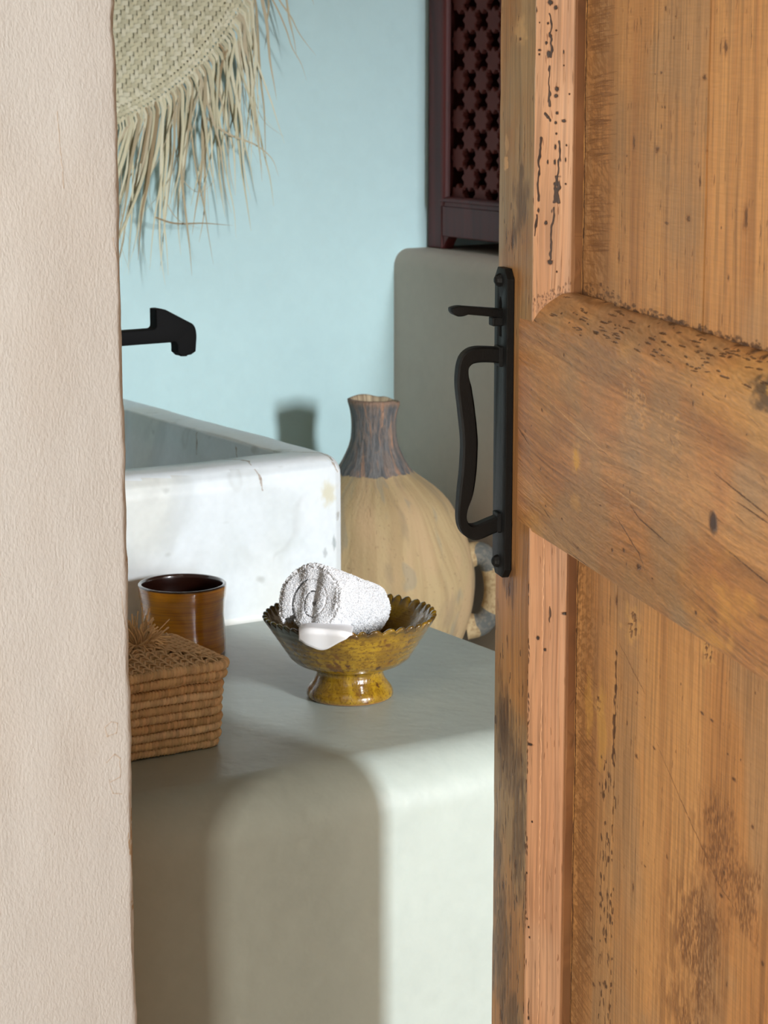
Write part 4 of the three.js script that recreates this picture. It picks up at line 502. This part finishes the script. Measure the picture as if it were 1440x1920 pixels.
// ------------------------------------------------------------------ rolled towel in the bowl
{
  const matTowel = new THREE.MeshPhysicalMaterial({ color: 0xffffff, roughness: 1, sheen: 0.4, sheenRoughness: 0.7, sheenColor: new THREE.Color(0.9, 0.92, 1) });
  const local = (r, f, u) => new THREE.Vector3(BOWL[0], BOWL[1] + u, BOWL[2]).addScaledVector(RT, r).addScaledVector(FW, f);
  const E0 = local(-0.036, -0.042, 0.1085), E1 = local(0.014, 0.044, 0.079);
  const t = thing('rolled_towel', 'small white terry towel rolled up and resting in the glazed bowl', 'towel');
  const ax = E1.clone().sub(E0).normalize(), side = new THREE.Vector3().crossVectors(ax, new THREE.Vector3(0, 1, 0)).normalize(), upv = new THREE.Vector3().crossVectors(side, ax).normalize(), L = E1.distanceTo(E0) + 0.012;
  const at = (a, b, s) => E0.clone().addScaledVector(side, a).addScaledVector(upv, b).addScaledVector(ax, s);
  // the roll is one strip wound up: follow it from the core outwards, with a front and a back face
  const turns = 2.55, TH0 = 0.3, NT = 240, NS = 46, thick = 0.0105, R = (th) => 0.0012 + (th / (Math.PI * 2)) * 0.0126;
  const pos = (i, s01, off) => {                                        // s01 along the axis, off across the cloth
    const th = TH0 + (i / NT) * turns * Math.PI * 2, r0v = R(th) + off, sq = lerp(0.6, 0.98, smooth(0.006, 0.031, r0v));
    const e = Math.min(s01, 1 - s01) * L, round = (1 - Math.sqrt(clamp(1 - (1 - clamp(e / 0.007)) ** 2))) * 0.0028, out = Math.max(0, r0v - round * (r0v / 0.03));
    const push = (s01 < 0.5 ? 1 : -1) * ((1 - r0v / 0.034) * 0.002 + 0.0013 * Math.sin(r0v * Math.cos(th) * 260 + 1));
    const s = s01 * L + push * (1 - Math.min(1, e / 0.03)), lump = 1 + (fbm(th * 0.8, s * 40, 371, 3) - 0.5) * 0.08;
    const taper = 1 - 0.2 * smooth(0.1, 1, s01); return at(out * Math.cos(th) * sq * lump * taper, out * Math.sin(th) * 1.02 * lump * taper, s);
  };
  const loop = [], M = 6; for (let k = 0; k <= NS; k++) loop.push([k / NS, thick / 2]); for (let k = 1; k < M; k++) loop.push([1, thick / 2 - thick * k / M]); for (let k = NS; k >= 0; k--) loop.push([k / NS, -thick / 2]); for (let k = 1; k < M; k++) loop.push([0, -thick / 2 + thick * k / M]);
  const nl = loop.length, g = grid(nl, NT, (i, j) => { const [s, o] = loop[i % nl], edge = Math.min(1, Math.min(j, NT - j) / 6); const p = pos(j, s, o * Math.sqrt(edge * (2 - edge) || 0.01)); return [p.x, p.y, p.z]; }, true);
  const roll = part('towel_roll', g, matTowel, t);
  // terry loops over what shows of the roll
  const tuft = (() => { const c = new THREE.CatmullRomCurve3([new THREE.Vector3(0, -0.0004, 0), new THREE.Vector3(0.0002, 0.0009, 0.0001), new THREE.Vector3(0.0009, 0.0016, 0.0002), new THREE.Vector3(0.0013, 0.0010, 0)]); return new THREE.TubeGeometry(c, 5, 0.00034, 4); })();
  const r = rng(5), mats = [], up = new THREE.Vector3(0, 1, 0), qn = new THREE.Quaternion(), qt = new THREE.Quaternion(), sc = new THREE.Vector3(), m4 = new THREE.Matrix4();
  const add = (p, nrm, k) => { qn.setFromUnitVectors(up, nrm); qt.setFromAxisAngle(up, r() * 6.283); qn.multiply(qt); qt.setFromAxisAngle(new THREE.Vector3(r() - 0.5, 0, r() - 0.5).normalize(), r() * 0.6); qn.multiply(qt); const s = k * (0.7 + r() * 0.7); mats.push(m4.compose(p, qn, sc.set(s, s, s)).clone()); };
  const nrmAt = (i, s, o) => { const a = pos(i, s, o), b = pos(Math.min(NT, i + 1.5), s, o), c = pos(i, Math.min(1, s + 0.01), o); return b.sub(a).cross(c.sub(a)).normalize(); };
  const core = (p) => at(0, 0, p.clone().sub(E0).dot(ax));
  for (let k = 0; k < 20000; k++) { const i = NT * (1 - r() * 0.36), s = r(), p = pos(i, s, thick / 2), n2 = nrmAt(i, s, thick / 2); if (n2.dot(p.clone().sub(core(p))) < 0) n2.negate(); add(p, n2, 0.85); }
  for (let k = 0; k < 13000; k++) { const i = NT * Math.sqrt(r()), o = (r() - 0.5) * thick, s = r() < 0.8 ? 0 : 1, p = pos(i, s, o); add(p, ax.clone().multiplyScalar(s ? 1 : -1).addScaledVector(nrmAt(i, 0.05, 0), (r() - 0.5) * 0.8).normalize(), 0.62); }
  for (let k = 0; k < 2600; k++) { const i = NT * (1 - r() * 0.38), s = 0.01 + r() * 0.05, p = pos(i, s, thick / 2), o = p.clone().sub(core(p)).normalize(); add(p, o.addScaledVector(ax, -0.8 * r()).normalize(), 1.25); }
  const pile = new THREE.InstancedMesh(tuft, matTowel, mats.length); pile.name = 'terry_pile'; mats.forEach((m, i) => pile.setMatrixAt(i, m)); pile.userData.kind = 'stuff'; pile.castShadow = pile.receiveShadow = true; t.add(pile);
  // the loose smooth hem that hangs out over the rim
  const NA = 60, NB = 44, tipC = new THREE.SplineCurve([0.012, 0.0185, 0.022, 0.0245, 0.0235, 0.019, 0.0135, 0.008, 0.0015].map((t) => new THREE.Vector2(t, 0))), sheet = (a, b, off) => {
    const tip = tipC.getPoint(a).x;
    const r1 = lerp(-0.0485, 0.004, a), rimF = -Math.sqrt(0.0915 ** 2 - r1 * r1), inF = -0.03, run = inF - rimF, d = b * (run + tip); let f, u; const fold = 0.0016 * Math.sin(a * 8 + 0.6) * smooth(0.3, 0.8, b), ru = 0.0912 - 0.0012 * a - 0.0035 * (Math.abs(a - 0.5) * 2) ** 3;
    if (d < run) { const q = d / run; f = inF - d; u = ru - 0.009 * (1 - q) ** 1.5 - 0.0006 * q; } else { const q = d - run, be = Math.min(1, q / 0.007); f = rimF - 0.0042 * Math.sin(be * Math.PI / 2) + Math.max(0, q - 0.007) * 0.42; u = ru - 0.0006 - 0.005 * (1 - Math.cos(be * Math.PI / 2)) - Math.max(0, q - 0.007) * 0.92; }
    return local(r1, f - fold - (b > 0.5 ? off * 0.8 : 0), u + fold * 0.3 + off);
  };
  const top = (i, j) => sheet(i / NA, j / NB, 0.0028), bot = (i, j) => sheet(i / NA, j / NB, 0.0006); const lp = []; for (let i = 0; i <= NA; i++) lp.push([i, 1]); for (let i = NA; i >= 0; i--) lp.push([i, 0]);
  const hem = grid(lp.length, NB, (i, j) => { const [a, s] = lp[i % lp.length], p = s ? top(a, j) : bot(a, j); return [p.x, p.y, p.z]; }, true);
  const cap = grid(NA, 1, (i, k) => { const p = k ? top(i, NB) : bot(i, NB); return [p.x, p.y, p.z]; });
  part('towel_hem', merge([hem, cap]), matTowel, t, 'smooth white hem hanging over the rim');
}

// ------------------------------------------------------------------ amber glazed cup
{
  const R = 0.0482, HT = 0.0775, prof = [[0, 0.002], [0.04, 0.0015], [0.0445, 0], [0.0462, 0.002], [0.0468, 0.008], [0.0466, 0.02], [0.0458, 0.034], [0.0456, 0.046], [0.0464, 0.058], [0.0478, 0.068], [R, 0.0742], [R - 0.0004, 0.0768], [R - 0.0018, HT], [R - 0.0036, 0.0768], [R - 0.0045, 0.074], [0.0435, 0.06], [0.0422, 0.04], [0.042, 0.018], [0.038, 0.009], [0.02, 0.0072], [0, 0.007]];
  const q = new THREE.CatmullRomCurve3(prof.slice(1, -1).map(([x, y]) => new THREE.Vector3(x, y, 0)), false, 'centripetal').getSpacedPoints(110); q.unshift(new THREE.Vector3(0, 0.002, 0)); q.push(new THREE.Vector3(0, 0.007, 0));
  let top = 0; q.forEach((p, j) => { if (p.y > q[top].y) top = j; });
  const NU = 96, n = q.length - 1, skin = (j0, j1) => { const g = grid(NU, j1 - j0, (i, j) => { const a = (i % NU) / NU * Math.PI * 2, p = q[j + j0], w = 1 + (fbm(Math.cos(a) + 3, Math.sin(a) + p.y * 12, 381, 2) - 0.5) * 0.022 + Math.sin(p.y * 520) * 0.0012 * (p.y < 0.07 ? 1 : 0); return [p.x * w * Math.cos(a), p.y, p.x * w * Math.sin(a)]; }, true); g.index.array.reverse(); g.computeVertexNormals(); return g; };
  const P = new Paint(512, 512, 0, 1, 0, 1).fill((u, v) => { const w = fbm(u * 6, v * 120, 391, 3), c0 = fbm(Math.cos(u * 6.283) * 2 + 3, Math.sin(u * 6.283) * 2 + v * 5, 392, 3), c = mix3([216, 142, 18], [174, 102, 12], smooth(0.3, 0.7, w) * 0.6 + smooth(0.45, 0.75, c0) * 0.4); return [...mix3(c, [52, 26, 8], smooth(0.985, 0.998, v)), 0.5 + (w - 0.5) * 0.4]; });
  const cup = thing('glazed_cup', 'amber brown glazed pottery cup with a dark inside, behind the basket', 'cup', [1.134, 0.85, -2.229]);
  part('cup_wall', skin(0, top - 1), painted(P, { bump: 0.0005, roughness: 0.22, clearcoat: 1, clearcoatRoughness: 0.06 }, THREE.RepeatWrapping), cup);
  part('cup_inside', skin(top - 1, n), new THREE.MeshPhysicalMaterial({ color: 0x2a120a, roughness: 0.25, clearcoat: 1, clearcoatRoughness: 0.06 }), cup, 'dark glazed rim and inside');
}

// ------------------------------------------------------------------ square raffia basket with a tufted lid
{
  const bk = thing('raffia_basket', 'small square coiled raffia basket with a tufted lid beside the door jamb', 'basket', [0.943, 0.85, -1.946]);
  const tones = [0xe8c79a, 0xe1be90, 0xeccda2, 0xdbb586].map((c) => new THREE.MeshStandardMaterial({ color: c, roughness: 0.85, vertexColors: true }));
  const ringPath = (h, r, N) => { const s = 4 * (2 * (h - r)) + 2 * Math.PI * r, out = []; for (let i = 0; i < N; i++) { let d = i / N * s; const seg = 2 * (h - r), arc = Math.PI / 2 * r; let k = 0; while (k < 3 && d > seg + arc) { d -= seg + arc; k++; } const a = k * Math.PI / 2; let x, z, nx, nz; if (d <= seg) { x = h; z = -(h - r) + d; nx = 1; nz = 0; } else { const b = (d - seg) / r; x = h - r + r * Math.cos(b); z = h - r + r * Math.sin(b); nx = Math.cos(b); nz = Math.sin(b); } const c = Math.cos(a), sn = Math.sin(a); out.push([x * c - z * sn, x * sn + z * c, nx * c - nz * sn, nx * sn + nz * c]); } return [out, s]; };
  const coil = (h, r, y, rad, seed, stitch = 0.0034, flat = 1) => {       // one bundle wound with stitches
    const [, s0] = ringPath(h, r, 8), ns = Math.max(12, Math.round(s0 / stitch)), N = ns * 6, [pts] = ringPath(h, r, N), MR = 9, cols = [];
    const g = grid(N, MR, (i, j) => {
      const k = i % N, [x, z, nx, nz] = pts[k], ph = (j % MR) / MR * Math.PI * 2, si = Math.floor(k / 6), st = Math.abs(Math.sin(Math.PI * (k / 6 + Math.sin(ph) * 0.22 + 0.3 * noise(si * 0.7, seed, 401)))), rr = rad * (0.7 + 0.36 * st ** 0.6 + (hash2(si, seed, 402) - 0.5) * 0.12);
      const wob = (fbm(k / N * 40 % 40, seed, 403, 2) - 0.5) * 0.0022, wy = (fbm(Math.cos(k / N * 6.283) * 3 + 4, Math.sin(k / N * 6.283) * 3 + seed, 404, 3) - 0.5) * 0.0026;
      return [x + nx * (Math.cos(ph) * rr + wob), y + wy + Math.sin(ph) * rr * flat, z + nz * (Math.cos(ph) * rr + wob)];
    }, true, true);
    for (let j = 0; j <= MR; j++) for (let i = 0; i <= N; i++) { const si = Math.floor((i % N) / 6), v = 0.8 + hash2(si, seed, 405) * 0.35; cols.push(v, v * (0.97 + hash2(si, seed, 406) * 0.05), v * 0.97); }
    g.setAttribute('color', new THREE.Float32BufferAttribute(cols, 3)); return g;
  };
  const rows = 9, step = 0.00815;
  for (let k = 0; k < rows; k++) part('coil', coil(0.0575 + k * 0.0003 - 0.002 * Math.max(0, 1 - k), 0.015, 0.0046 + k * step, 0.00435, 10 + k), tones[k % 4], bk);
  const baseG = new THREE.CylinderGeometry(0.055, 0.055, 0.003, 32); baseG.translate(0, 0.003, 0); part('basket_base', baseG, tones[3], bk); part('gap_shade_core', rbox(-0.0535, 0.0535, 0.004, 0.0785, -0.0535, 0.0535, 0.012), new THREE.MeshStandardMaterial({ color: 0x5a3c22, roughness: 0.95 }), bk);  // dark core added inside so the gaps between coils read as shade
  { const c = []; for (let i = 0; i < baseG.attributes.position.count; i++) c.push(1, 1, 1); baseG.setAttribute('color', new THREE.Float32BufferAttribute(c, 3)); }
  const lid = new THREE.Group(); lid.name = numbered('lid'); bk.add(lid);
  part('coil', coil(0.0625, 0.0155, 0.0722, 0.0047, 31), tones[1], lid); part('coil', coil(0.0638, 0.016, 0.0805, 0.0047, 32), tones[0], lid);
  for (let k = 1; k < 8; k++) { const h = 0.0632 - k * 0.0079; part('coil', coil(Math.max(0.006, h), Math.min(0.016, Math.max(0.005, h * 0.6)), 0.0826 + 0.0012 * k ** 1.25 * 0.8, 0.0034, 40 + k, 0.0052, 0.8), tones[(k + 1) % 4], lid); }
  // lacing between the top coils: short crossing stitches
  const r = rng(77), lace = []; for (let k = 0; k < 7; k++) { const h = 0.0632 - (k + 0.5) * 0.0079, [pts, s] = ringPath(Math.max(0.006, h), Math.min(0.016, Math.max(0.005, h * 0.6)), Math.max(8, Math.round(8 * (h) / 0.0058))); pts.forEach(([x, z, nx, nz], i) => { const tx = -nz, tz = nx, y = 0.0858 + 0.001 * k ** 1.25, sl = (i % 2 ? 1 : -1) * 0.0026; const c = new THREE.CatmullRomCurve3([new THREE.Vector3(x + nx * 0.0052 + tx * sl, y - 0.0012, z + nz * 0.0052 + tz * sl), new THREE.Vector3(x, y + 0.0008 + r() * 0.0006, z), new THREE.Vector3(x - nx * 0.005 - tx * sl, y, z - nz * 0.005 - tz * sl)]); lace.push(new THREE.TubeGeometry(c, 4, 0.0009, 5)); }); void s; }
  const lg = mergeGeometries(lace), lc = new Float32Array(lg.attributes.position.count * 3).fill(1); lg.setAttribute('color', new THREE.BufferAttribute(lc, 3)); const lm = part('lid_lacing', lg, tones[2], lid); lm.userData.kind = 'stuff';
  const tuft = []; for (let k = 0; k < 150; k++) {
    const a = r() * 6.283, low = k < 60, el = low ? 0.1 + r() * 0.35 : 0.45 + r() * 1.05, len = (low ? 0.017 : 0.02) + r() * 0.019, dir = new THREE.Vector3(Math.cos(a) * Math.cos(el), Math.sin(el), Math.sin(a) * Math.cos(el)), o = new THREE.Vector3(Math.cos(a) * 0.003, 0.0905, Math.sin(a) * 0.003), bend = new THREE.Vector3(r() - 0.5, (r() - 0.5) - (low ? 0.4 : 0.15), r() - 0.5).multiplyScalar(0.012);
    const c = new THREE.CatmullRomCurve3([o, o.clone().addScaledVector(dir, len * 0.5).add(new THREE.Vector3(0, low ? 0.003 : 0.001, 0)), o.clone().addScaledVector(dir, len).add(bend).setY(Math.max(0.0905, o.y + dir.y * len + bend.y))]);
    const w = 0.0004 + r() * 0.0007, g = new THREE.TubeGeometry(c, 6, w, 4); const v = 0.85 + r() * 0.5, cc = new Float32Array(g.attributes.position.count * 3); for (let i = 0; i < cc.length; i += 3) { cc[i] = v; cc[i + 1] = v; cc[i + 2] = v * 0.95; } g.setAttribute('color', new THREE.BufferAttribute(cc, 3)); tuft.push(g);
  }
  const tm = part('tuft', mergeGeometries(tuft), tones[2], lid, 'frayed raffia tuft'); tm.userData.kind = 'stuff';
}

// ------------------------------------------------------------------ lattice cabinet on the bench
{
  const woodP = new Paint(256, 512, 0, 0.25, 0, 0.5).fill((x, y) => { const c = woodColour(x, y, 421, { base: [104, 42, 38], alt: [90, 34, 31], deep: [66, 25, 24], worn: [106, 48, 43], wear: 0.3 }); return c; });
  const wood = painted(woodP, { bump: 0.0004, roughness: 0.5 }, THREE.MirroredRepeatWrapping), starM = new THREE.MeshStandardMaterial({ color: 0x6b2f28, roughness: 0.75 });
  // local axes: x along the face towards the room, y up, z out of the face; the left end stands against the back wall
  const W = 0.46, HT = 0.66, D = 0.3, c = thing('lattice_cabinet', 'dark red-brown wooden cabinet with a pierced star lattice standing on the bench', 'cabinet', [1.983, 1.2005, ZB + 0.004], -Math.PI / 2);
  const sw = 0.038, y0 = 0.019;
  const add = (n, g, m = wood, l) => part(n, boxUV(g), m, c, l);
  add('frame_stile', rbox(0, sw, 0, HT, -0.024, 0, 0.0025)); add('frame_stile', rbox(W - sw, W, 0, HT, -0.024, 0, 0.0025));
  add('frame_rail', rbox(sw, W - sw, y0, 0.066, -0.022, -0.001, 0.002)); add('frame_rail', rbox(sw, W - sw, HT - 0.05, HT, -0.022, -0.001, 0.002));
  const mold = (pts) => { const s = new THREE.Shape(); s.moveTo(0, 0); s.lineTo(0.014, 0); s.lineTo(0.014, 0.004); s.quadraticCurveTo(0.012, 0.011, 0.007, 0.0105); s.lineTo(0.0055, 0.008); s.lineTo(0, 0.0085); s.closePath(); const [x, y, len, vert, flip] = pts, g = new THREE.ExtrudeGeometry(s, { depth: len, bevelEnabled: false, curveSegments: 5 }); const X = new THREE.Vector3(vert ? flip : 0, vert ? 0 : flip, 0), Y = new THREE.Vector3(0, 0, 1), Z = new THREE.Vector3(vert ? 0 : 1, vert ? 1 : 0, 0); g.applyMatrix4(new THREE.Matrix4().makeBasis(X, Y, Z)); g.translate(x, y, -0.006); return toCreasedNormals(plain(g), 0.5); };
  const iy0 = 0.066, iy1 = HT - 0.05; add('moulding', mold([sw, iy0, iy1 - iy0, true, 1])); add('moulding', mold([W - sw, iy0, iy1 - iy0, true, -1])); add('moulding', mold([sw, iy0, W - 2 * sw, false, 1])); add('moulding', mold([sw, iy1, W - 2 * sw, false, -1]));
  add('side_panel', box(0.002, 0.014, 0.019, HT, -D, -0.024)); add('side_panel', box(W - 0.014, W - 0.002, 0.019, HT, -D, -0.024)); add('back_panel', box(0.014, W - 0.014, 0.019, HT, -D, -D + 0.01)); add('bottom_panel', box(0.014, W - 0.014, 0.024, 0.034, -D + 0.01, -0.024)); add('top_panel', rbox(-0.002, W + 0.01, HT, HT + 0.018, -D - 0.006, 0.012, 0.004));
  for (const x of [0.001, W - 0.037]) add('foot', rbox(x, x + 0.036, 0, 0.03, -D, -D + 0.036, 0.002)); add('foot', new THREE.ExtrudeGeometry((() => { const s = new THREE.Shape(); s.moveTo(sw - 0.001, 0.0); s.lineTo(sw + 0.001, 0.0); s.quadraticCurveTo(sw + 0.006, 0.012, sw + 0.016, 0.0195); s.lineTo(sw - 0.001, 0.0195); s.closePath(); return s; })(), { depth: 0.018, bevelEnabled: false }).translate(0, 0, -0.021));
  // lattice of flat stars joined by turned spindles
  const ss = new THREE.Shape(), NP = 8; for (let i = 0; i < NP * 4; i++) { const a = i / (NP * 4) * Math.PI * 2, rr = 0.0152 + 0.0026 * Math.cos(a * NP); i ? ss.lineTo(rr * Math.cos(a), rr * Math.sin(a)) : ss.moveTo(rr * Math.cos(a), rr * Math.sin(a)); } ss.closePath();
  const starG = new THREE.ExtrudeGeometry(ss, { depth: 0.007, bevelEnabled: true, bevelThickness: 0.0015, bevelSize: 0.0015, bevelSegments: 2 }); starG.translate(0, 0, -0.019);
  const link = new THREE.LatheGeometry([[0.0022, -0.012], [0.0026, -0.006], [0.0022, -0.0045], [0.0042, -0.001], [0.0042, 0.001], [0.0022, 0.0045], [0.0026, 0.006], [0.0022, 0.012]].map(([x, y]) => new THREE.Vector2(x, y)), 8), linkA = link.clone().rotateZ(Math.PI / 4).translate(0, 0, -0.0145), linkB = link.clone().rotateZ(-Math.PI / 4).translate(0, 0, -0.0145);
  const PX = 0.0305, PY = 0.0291, gx = 0.06, gy = 0.0515 + 0.0575, stars = [];
  for (let i = -1; gx + i * PX < W - sw + 0.002; i++) for (let j = -2; gy + j * PY < iy1 + 0.002; j++) { if ((i + j) % 2) continue; const x = gx + i * PX + 0.036, y = gy + j * PY; if (x < sw + 0.006 || x > W - sw - 0.006 || y < iy0 + 0.004 || y > iy1) continue; stars.push([x, y]); }
  for (const [x, y] of stars) { const m = part('lattice_star', starG, starM, c); m.position.set(x, y, 0); }
  for (const [x, y] of stars) for (const [dx, g] of [[PX / 2, linkB], [-PX / 2, linkA]]) { if (x + dx * 2 < sw || x + dx * 2 > W - sw || y + PY > iy1 + 0.01) continue; const m = part('lattice_spindle', g, starM, c); m.position.set(x + dx, y + PY / 2, 0); }
}

// ------------------------------------------------------------------ woven palm mat hung on the back wall
{
  const CX = 1.315, CY = 1.754, R = 0.374, ZF = ZB + 0.058, cell = 0.0062;
  const mat = thing('palm_mat', 'round woven palm-leaf mat with a long frayed fringe hanging on the pale blue wall', 'wall hanging', [CX, CY, ZF]);
  const tone = [0xd2ccab, 0xc6c0a0, 0xdad5b8, 0xb0a282, 0xbfb294, 0x9a8664].map((c) => new THREE.MeshStandardMaterial({ color: c, roughness: 0.75, side: THREE.DoubleSide }));
  const back = new THREE.CylinderGeometry(R - 0.006, R - 0.006, 0.002, 72); back.rotateX(Math.PI / 2); back.translate(0, 0, -0.0032); part('backing', back, new THREE.MeshStandardMaterial({ color: 0x7d7350, roughness: 0.9 }), mat);
  const stay = new THREE.CylinderGeometry(0.005, 0.005, 0.053, 12); stay.rotateX(Math.PI / 2); stay.translate(0, 0.2, -0.0305); part('hanging_peg', stay, matIron, mat);
  // one float of the 2/2 twill: a leaf strip over two crossings, bowed out and tucked under at its ends
  const float = (k) => grid(6, 2, (i, j) => { const t = i / 6 - 0.5, s = j / 2 - 0.5, L = cell * 2.12, w = cell * (0.94 + 0.04 * k) * (1 - 0.12 * (Math.abs(t) * 2) ** 4); return [t * L, s * w + (k - 1) * 0.0002 * Math.sin(t * 5), 0.0013 * (1 - (Math.abs(t) * 2) ** 2.4) - 0.0012 * (Math.abs(t) * 2) ** 6 - Math.abs(s) * 0.0005]; });
  const floats = [0, 1, 2].map(float), rot = floats.map((g) => g.clone().rotateZ(Math.PI / 2)), list = [], r = rng(19), slant = 0.12;
  const nC = Math.ceil(R / cell);
  for (let i = -nC; i <= nC; i++) for (let j = -nC; j <= nC; j++) {
    const k = (((i - j) % 4) + 4) % 4, h = (k === 0), v = (k === 2); if (!h && !v) continue;
    let x = h ? (i + 0.5) * cell : i * cell, y = h ? j * cell : (j + (((i - j) % 4 + 4) % 4 === 2 ? -0.5 : 0.5)) * cell; const d = Math.hypot(x, y); if (d > R - 0.024) continue; list.push([x, y, h, Math.hypot(CX + x - 1.50, CY + y - 1.50)]);
  }
  list.sort((a, b) => a[3] - b[3]); const rest = tone.map(() => []);
  list.forEach(([x, y, h], n) => { const kind = Math.floor(r() * 3), stripe = fbm((x - y) * 26 + 9, (x + y) * 3, 431, 3), t = stripe > 0.6 && r() < 0.75 ? 3 + Math.floor(r() * 3) : Math.floor(r() * 3), g = (h ? floats : rot)[kind], z = (r() - 0.5) * 0.0004, a = (r() - 0.5) * 0.12 + (h ? slant : -slant * 0.4); if (n < 290) { const m = part('woven_strip', g, tone[t], mat); m.position.set(x, y, z); m.rotation.z = a; } else rest[t].push(g.clone().rotateZ(a).translate(x, y, z)); });
  const field = mergeGeometries(rest.flatMap((l, t) => l.map((g) => { const c = new THREE.Color(tone[t].color), a = new Float32Array(g.attributes.position.count * 3); for (let i = 0; i < a.length; i += 3) { a[i] = c.r; a[i + 1] = c.g; a[i + 2] = c.b; } g.setAttribute('color', new THREE.BufferAttribute(a, 3)); return g; })));
  const fm = part('woven_field', field, new THREE.MeshStandardMaterial({ vertexColors: true, roughness: 0.75, side: THREE.DoubleSide }), mat); fm.userData.kind = 'stuff';
  // plaited edge: three rows of short slanting strips round the rim
  const eg = []; for (let row = 0; row < 4; row++) { const rad = R - 0.023 + row * 0.0068, n = Math.round(rad * Math.PI * 2 / 0.0066); for (let k = 0; k < n; k++) { const a = k / n * Math.PI * 2, g = floats[k % 3].clone().scale(0.85, 0.9, 1).rotateZ(a + Math.PI / 2 + (row % 2 ? 0.62 : -0.62)).translate(Math.cos(a) * rad, Math.sin(a) * rad, (r() - 0.3) * 0.0006 + 0.0004); const c = tone[Math.floor(r() * 3)].color, q = new Float32Array(g.attributes.position.count * 3); for (let i = 0; i < q.length; i += 3) { q[i] = c.r; q[i + 1] = c.g; q[i + 2] = c.b; } g.setAttribute('color', new THREE.BufferAttribute(q, 3)); eg.push(g); } }
  const em = part('plaited_edge', mergeGeometries(eg), fm.material, mat); em.userData.kind = 'stuff';
  // fringe: folded leaf ends that bend down from the edge and taper into threads
  const strand = (pts, w, fold = 0.35) => { const c = new THREE.CatmullRomCurve3(pts, false, 'centripetal'), N = 20, q = c.getSpacedPoints(N); return grid(2, N, (i, j) => { const t = j / N, ww = w * (t < 0.06 ? 0.75 + t * 4 : (1 - ((t - 0.06) / 0.94) ** 1.6) * 0.97 + 0.05), tg = c.getTangent(clamp(t, 0.001, 0.999)), nx = -tg.y, ny = tg.x, l = Math.hypot(nx, ny) || 1, s = i - 1; return [q[j].x + nx / l * s * ww / 2, q[j].y + ny / l * s * ww / 2, q[j].z + (s === 0 ? ww * fold : 0)]; }); };
  const drop = (a, len, lean, kick, w, t, curl = 0) => {                 // a: angle on the rim
    const o = new THREE.Vector3(Math.cos(a) * (R - 0.003), Math.sin(a) * (R - 0.003), 0.0008), out = new THREE.Vector3(Math.cos(a), Math.sin(a), 0), pts = [o.clone(), o.clone().addScaledVector(out, 0.008).add(new THREE.Vector3(lean * 0.004, -0.003, 0.002))]; let p = pts[1].clone(), ang = -Math.PI / 2 + lean; const n = 6, st = len / n;
    for (let k = 0; k < n; k++) { ang += kick * (k / n) + (r() - 0.5) * 0.16 + curl * (k / n) ** 2; p = p.clone().add(new THREE.Vector3(Math.cos(ang) * st, Math.sin(ang) * st, (r() - 0.5) * 0.012 - 0.002 + (k < 2 ? 0.004 : 0))); p.z = clamp(p.z, -0.05, 0.03); pts.push(p); }
    part('fringe_strand', strand(pts, w), tone[t], mat);
  };
  const A0 = -1.36, A1 = -0.47, NSTR = 66;                              // lower right of the rim, where the fringe shows
  for (let k = 0; k < NSTR; k++) { const u = k / NSTR, a = lerp(A0, A1, u) + (r() - 0.5) * 0.006, lean = lerp(-0.42, 0.06, smooth(0.05, 0.6, u)) + (r() - 0.5) * 0.42, len = (0.165 + r() * 0.1) * (u < 0.35 ? 1.08 : 1); drop(a, len, lean, (r() - 0.5) * 0.16, 0.0034 + r() * 0.0034, r() < 0.72 ? Math.floor(r() * 3) : 3 + Math.floor(r() * 3)); }
  for (let k = 0; k < 26; k++) { const u = r(), a = lerp(A0, A1, u); drop(a, 0.15 + r() * 0.09, lerp(-0.35, 0.1, u) + (r() - 0.5) * 0.5, (r() - 0.4) * 0.3, 0.0012 + r() * 0.001, 2 + Math.floor(r() * 4), (r() - 0.4) * 0.9); }
  for (const [a, len, lean, curl, w] of [[-1.2, 0.2, -0.62, 0.1, 0.0075], [-1.02, 0.21, -0.16, 0.9, 0.003], [-0.98, 0.19, -0.2, 1.5, 0.0022], [-0.86, 0.2, 0.12, 0, 0.004], [-0.6, 0.19, 0.02, 0.1, 0.005], [-0.58, 0.18, 0.06, -0.2, 0.006], [-0.52, 0.15, 0.2, 0, 0.004], [-0.42, 0.16, 0.42, 0, 0.003], [-0.40, 0.14, 0.5, 0, 0.003], [-1.28, 0.2, -0.3, 0.5, 0.004]]) drop(a, len, lean, 0, w, 4, curl);
  for (const [pts, w, t] of [[[[-0.08, -0.42], [-0.05, -0.43], [0.0, -0.432], [0.045, -0.437]].map(([x, y]) => [x + 0.25, y - 0.066]), 0.0026, 5], [[[0.256, -0.35], [0.29, -0.373], [0.335, -0.39], [0.36, -0.41], [0.37, -0.435]], 0.0034, 4], [[[0.29, -0.255], [0.28, -0.28], [0.275, -0.31], [0.272, -0.34]], 0.005, 5]]) part('fringe_strand', strand(pts.map(([x, y], k) => new THREE.Vector3(x, y, 0.004 + k * 0.001)), w), tone[t], mat);
  for (let k = 0; k < 70; k++) { const a = A1 + (k + 0.5) / 70 * (Math.PI * 2 - (A1 - A0)); const len = 0.09 + r() * 0.08; const side = Math.cos(a) > 0 ? 0.2 : -0.2; drop(a, len, side + (r() - 0.5) * 0.3, (r() - 0.5) * 0.15, 0.0045 + r() * 0.002, Math.floor(r() * 5)); }
}

renderer.render(scene, camera);
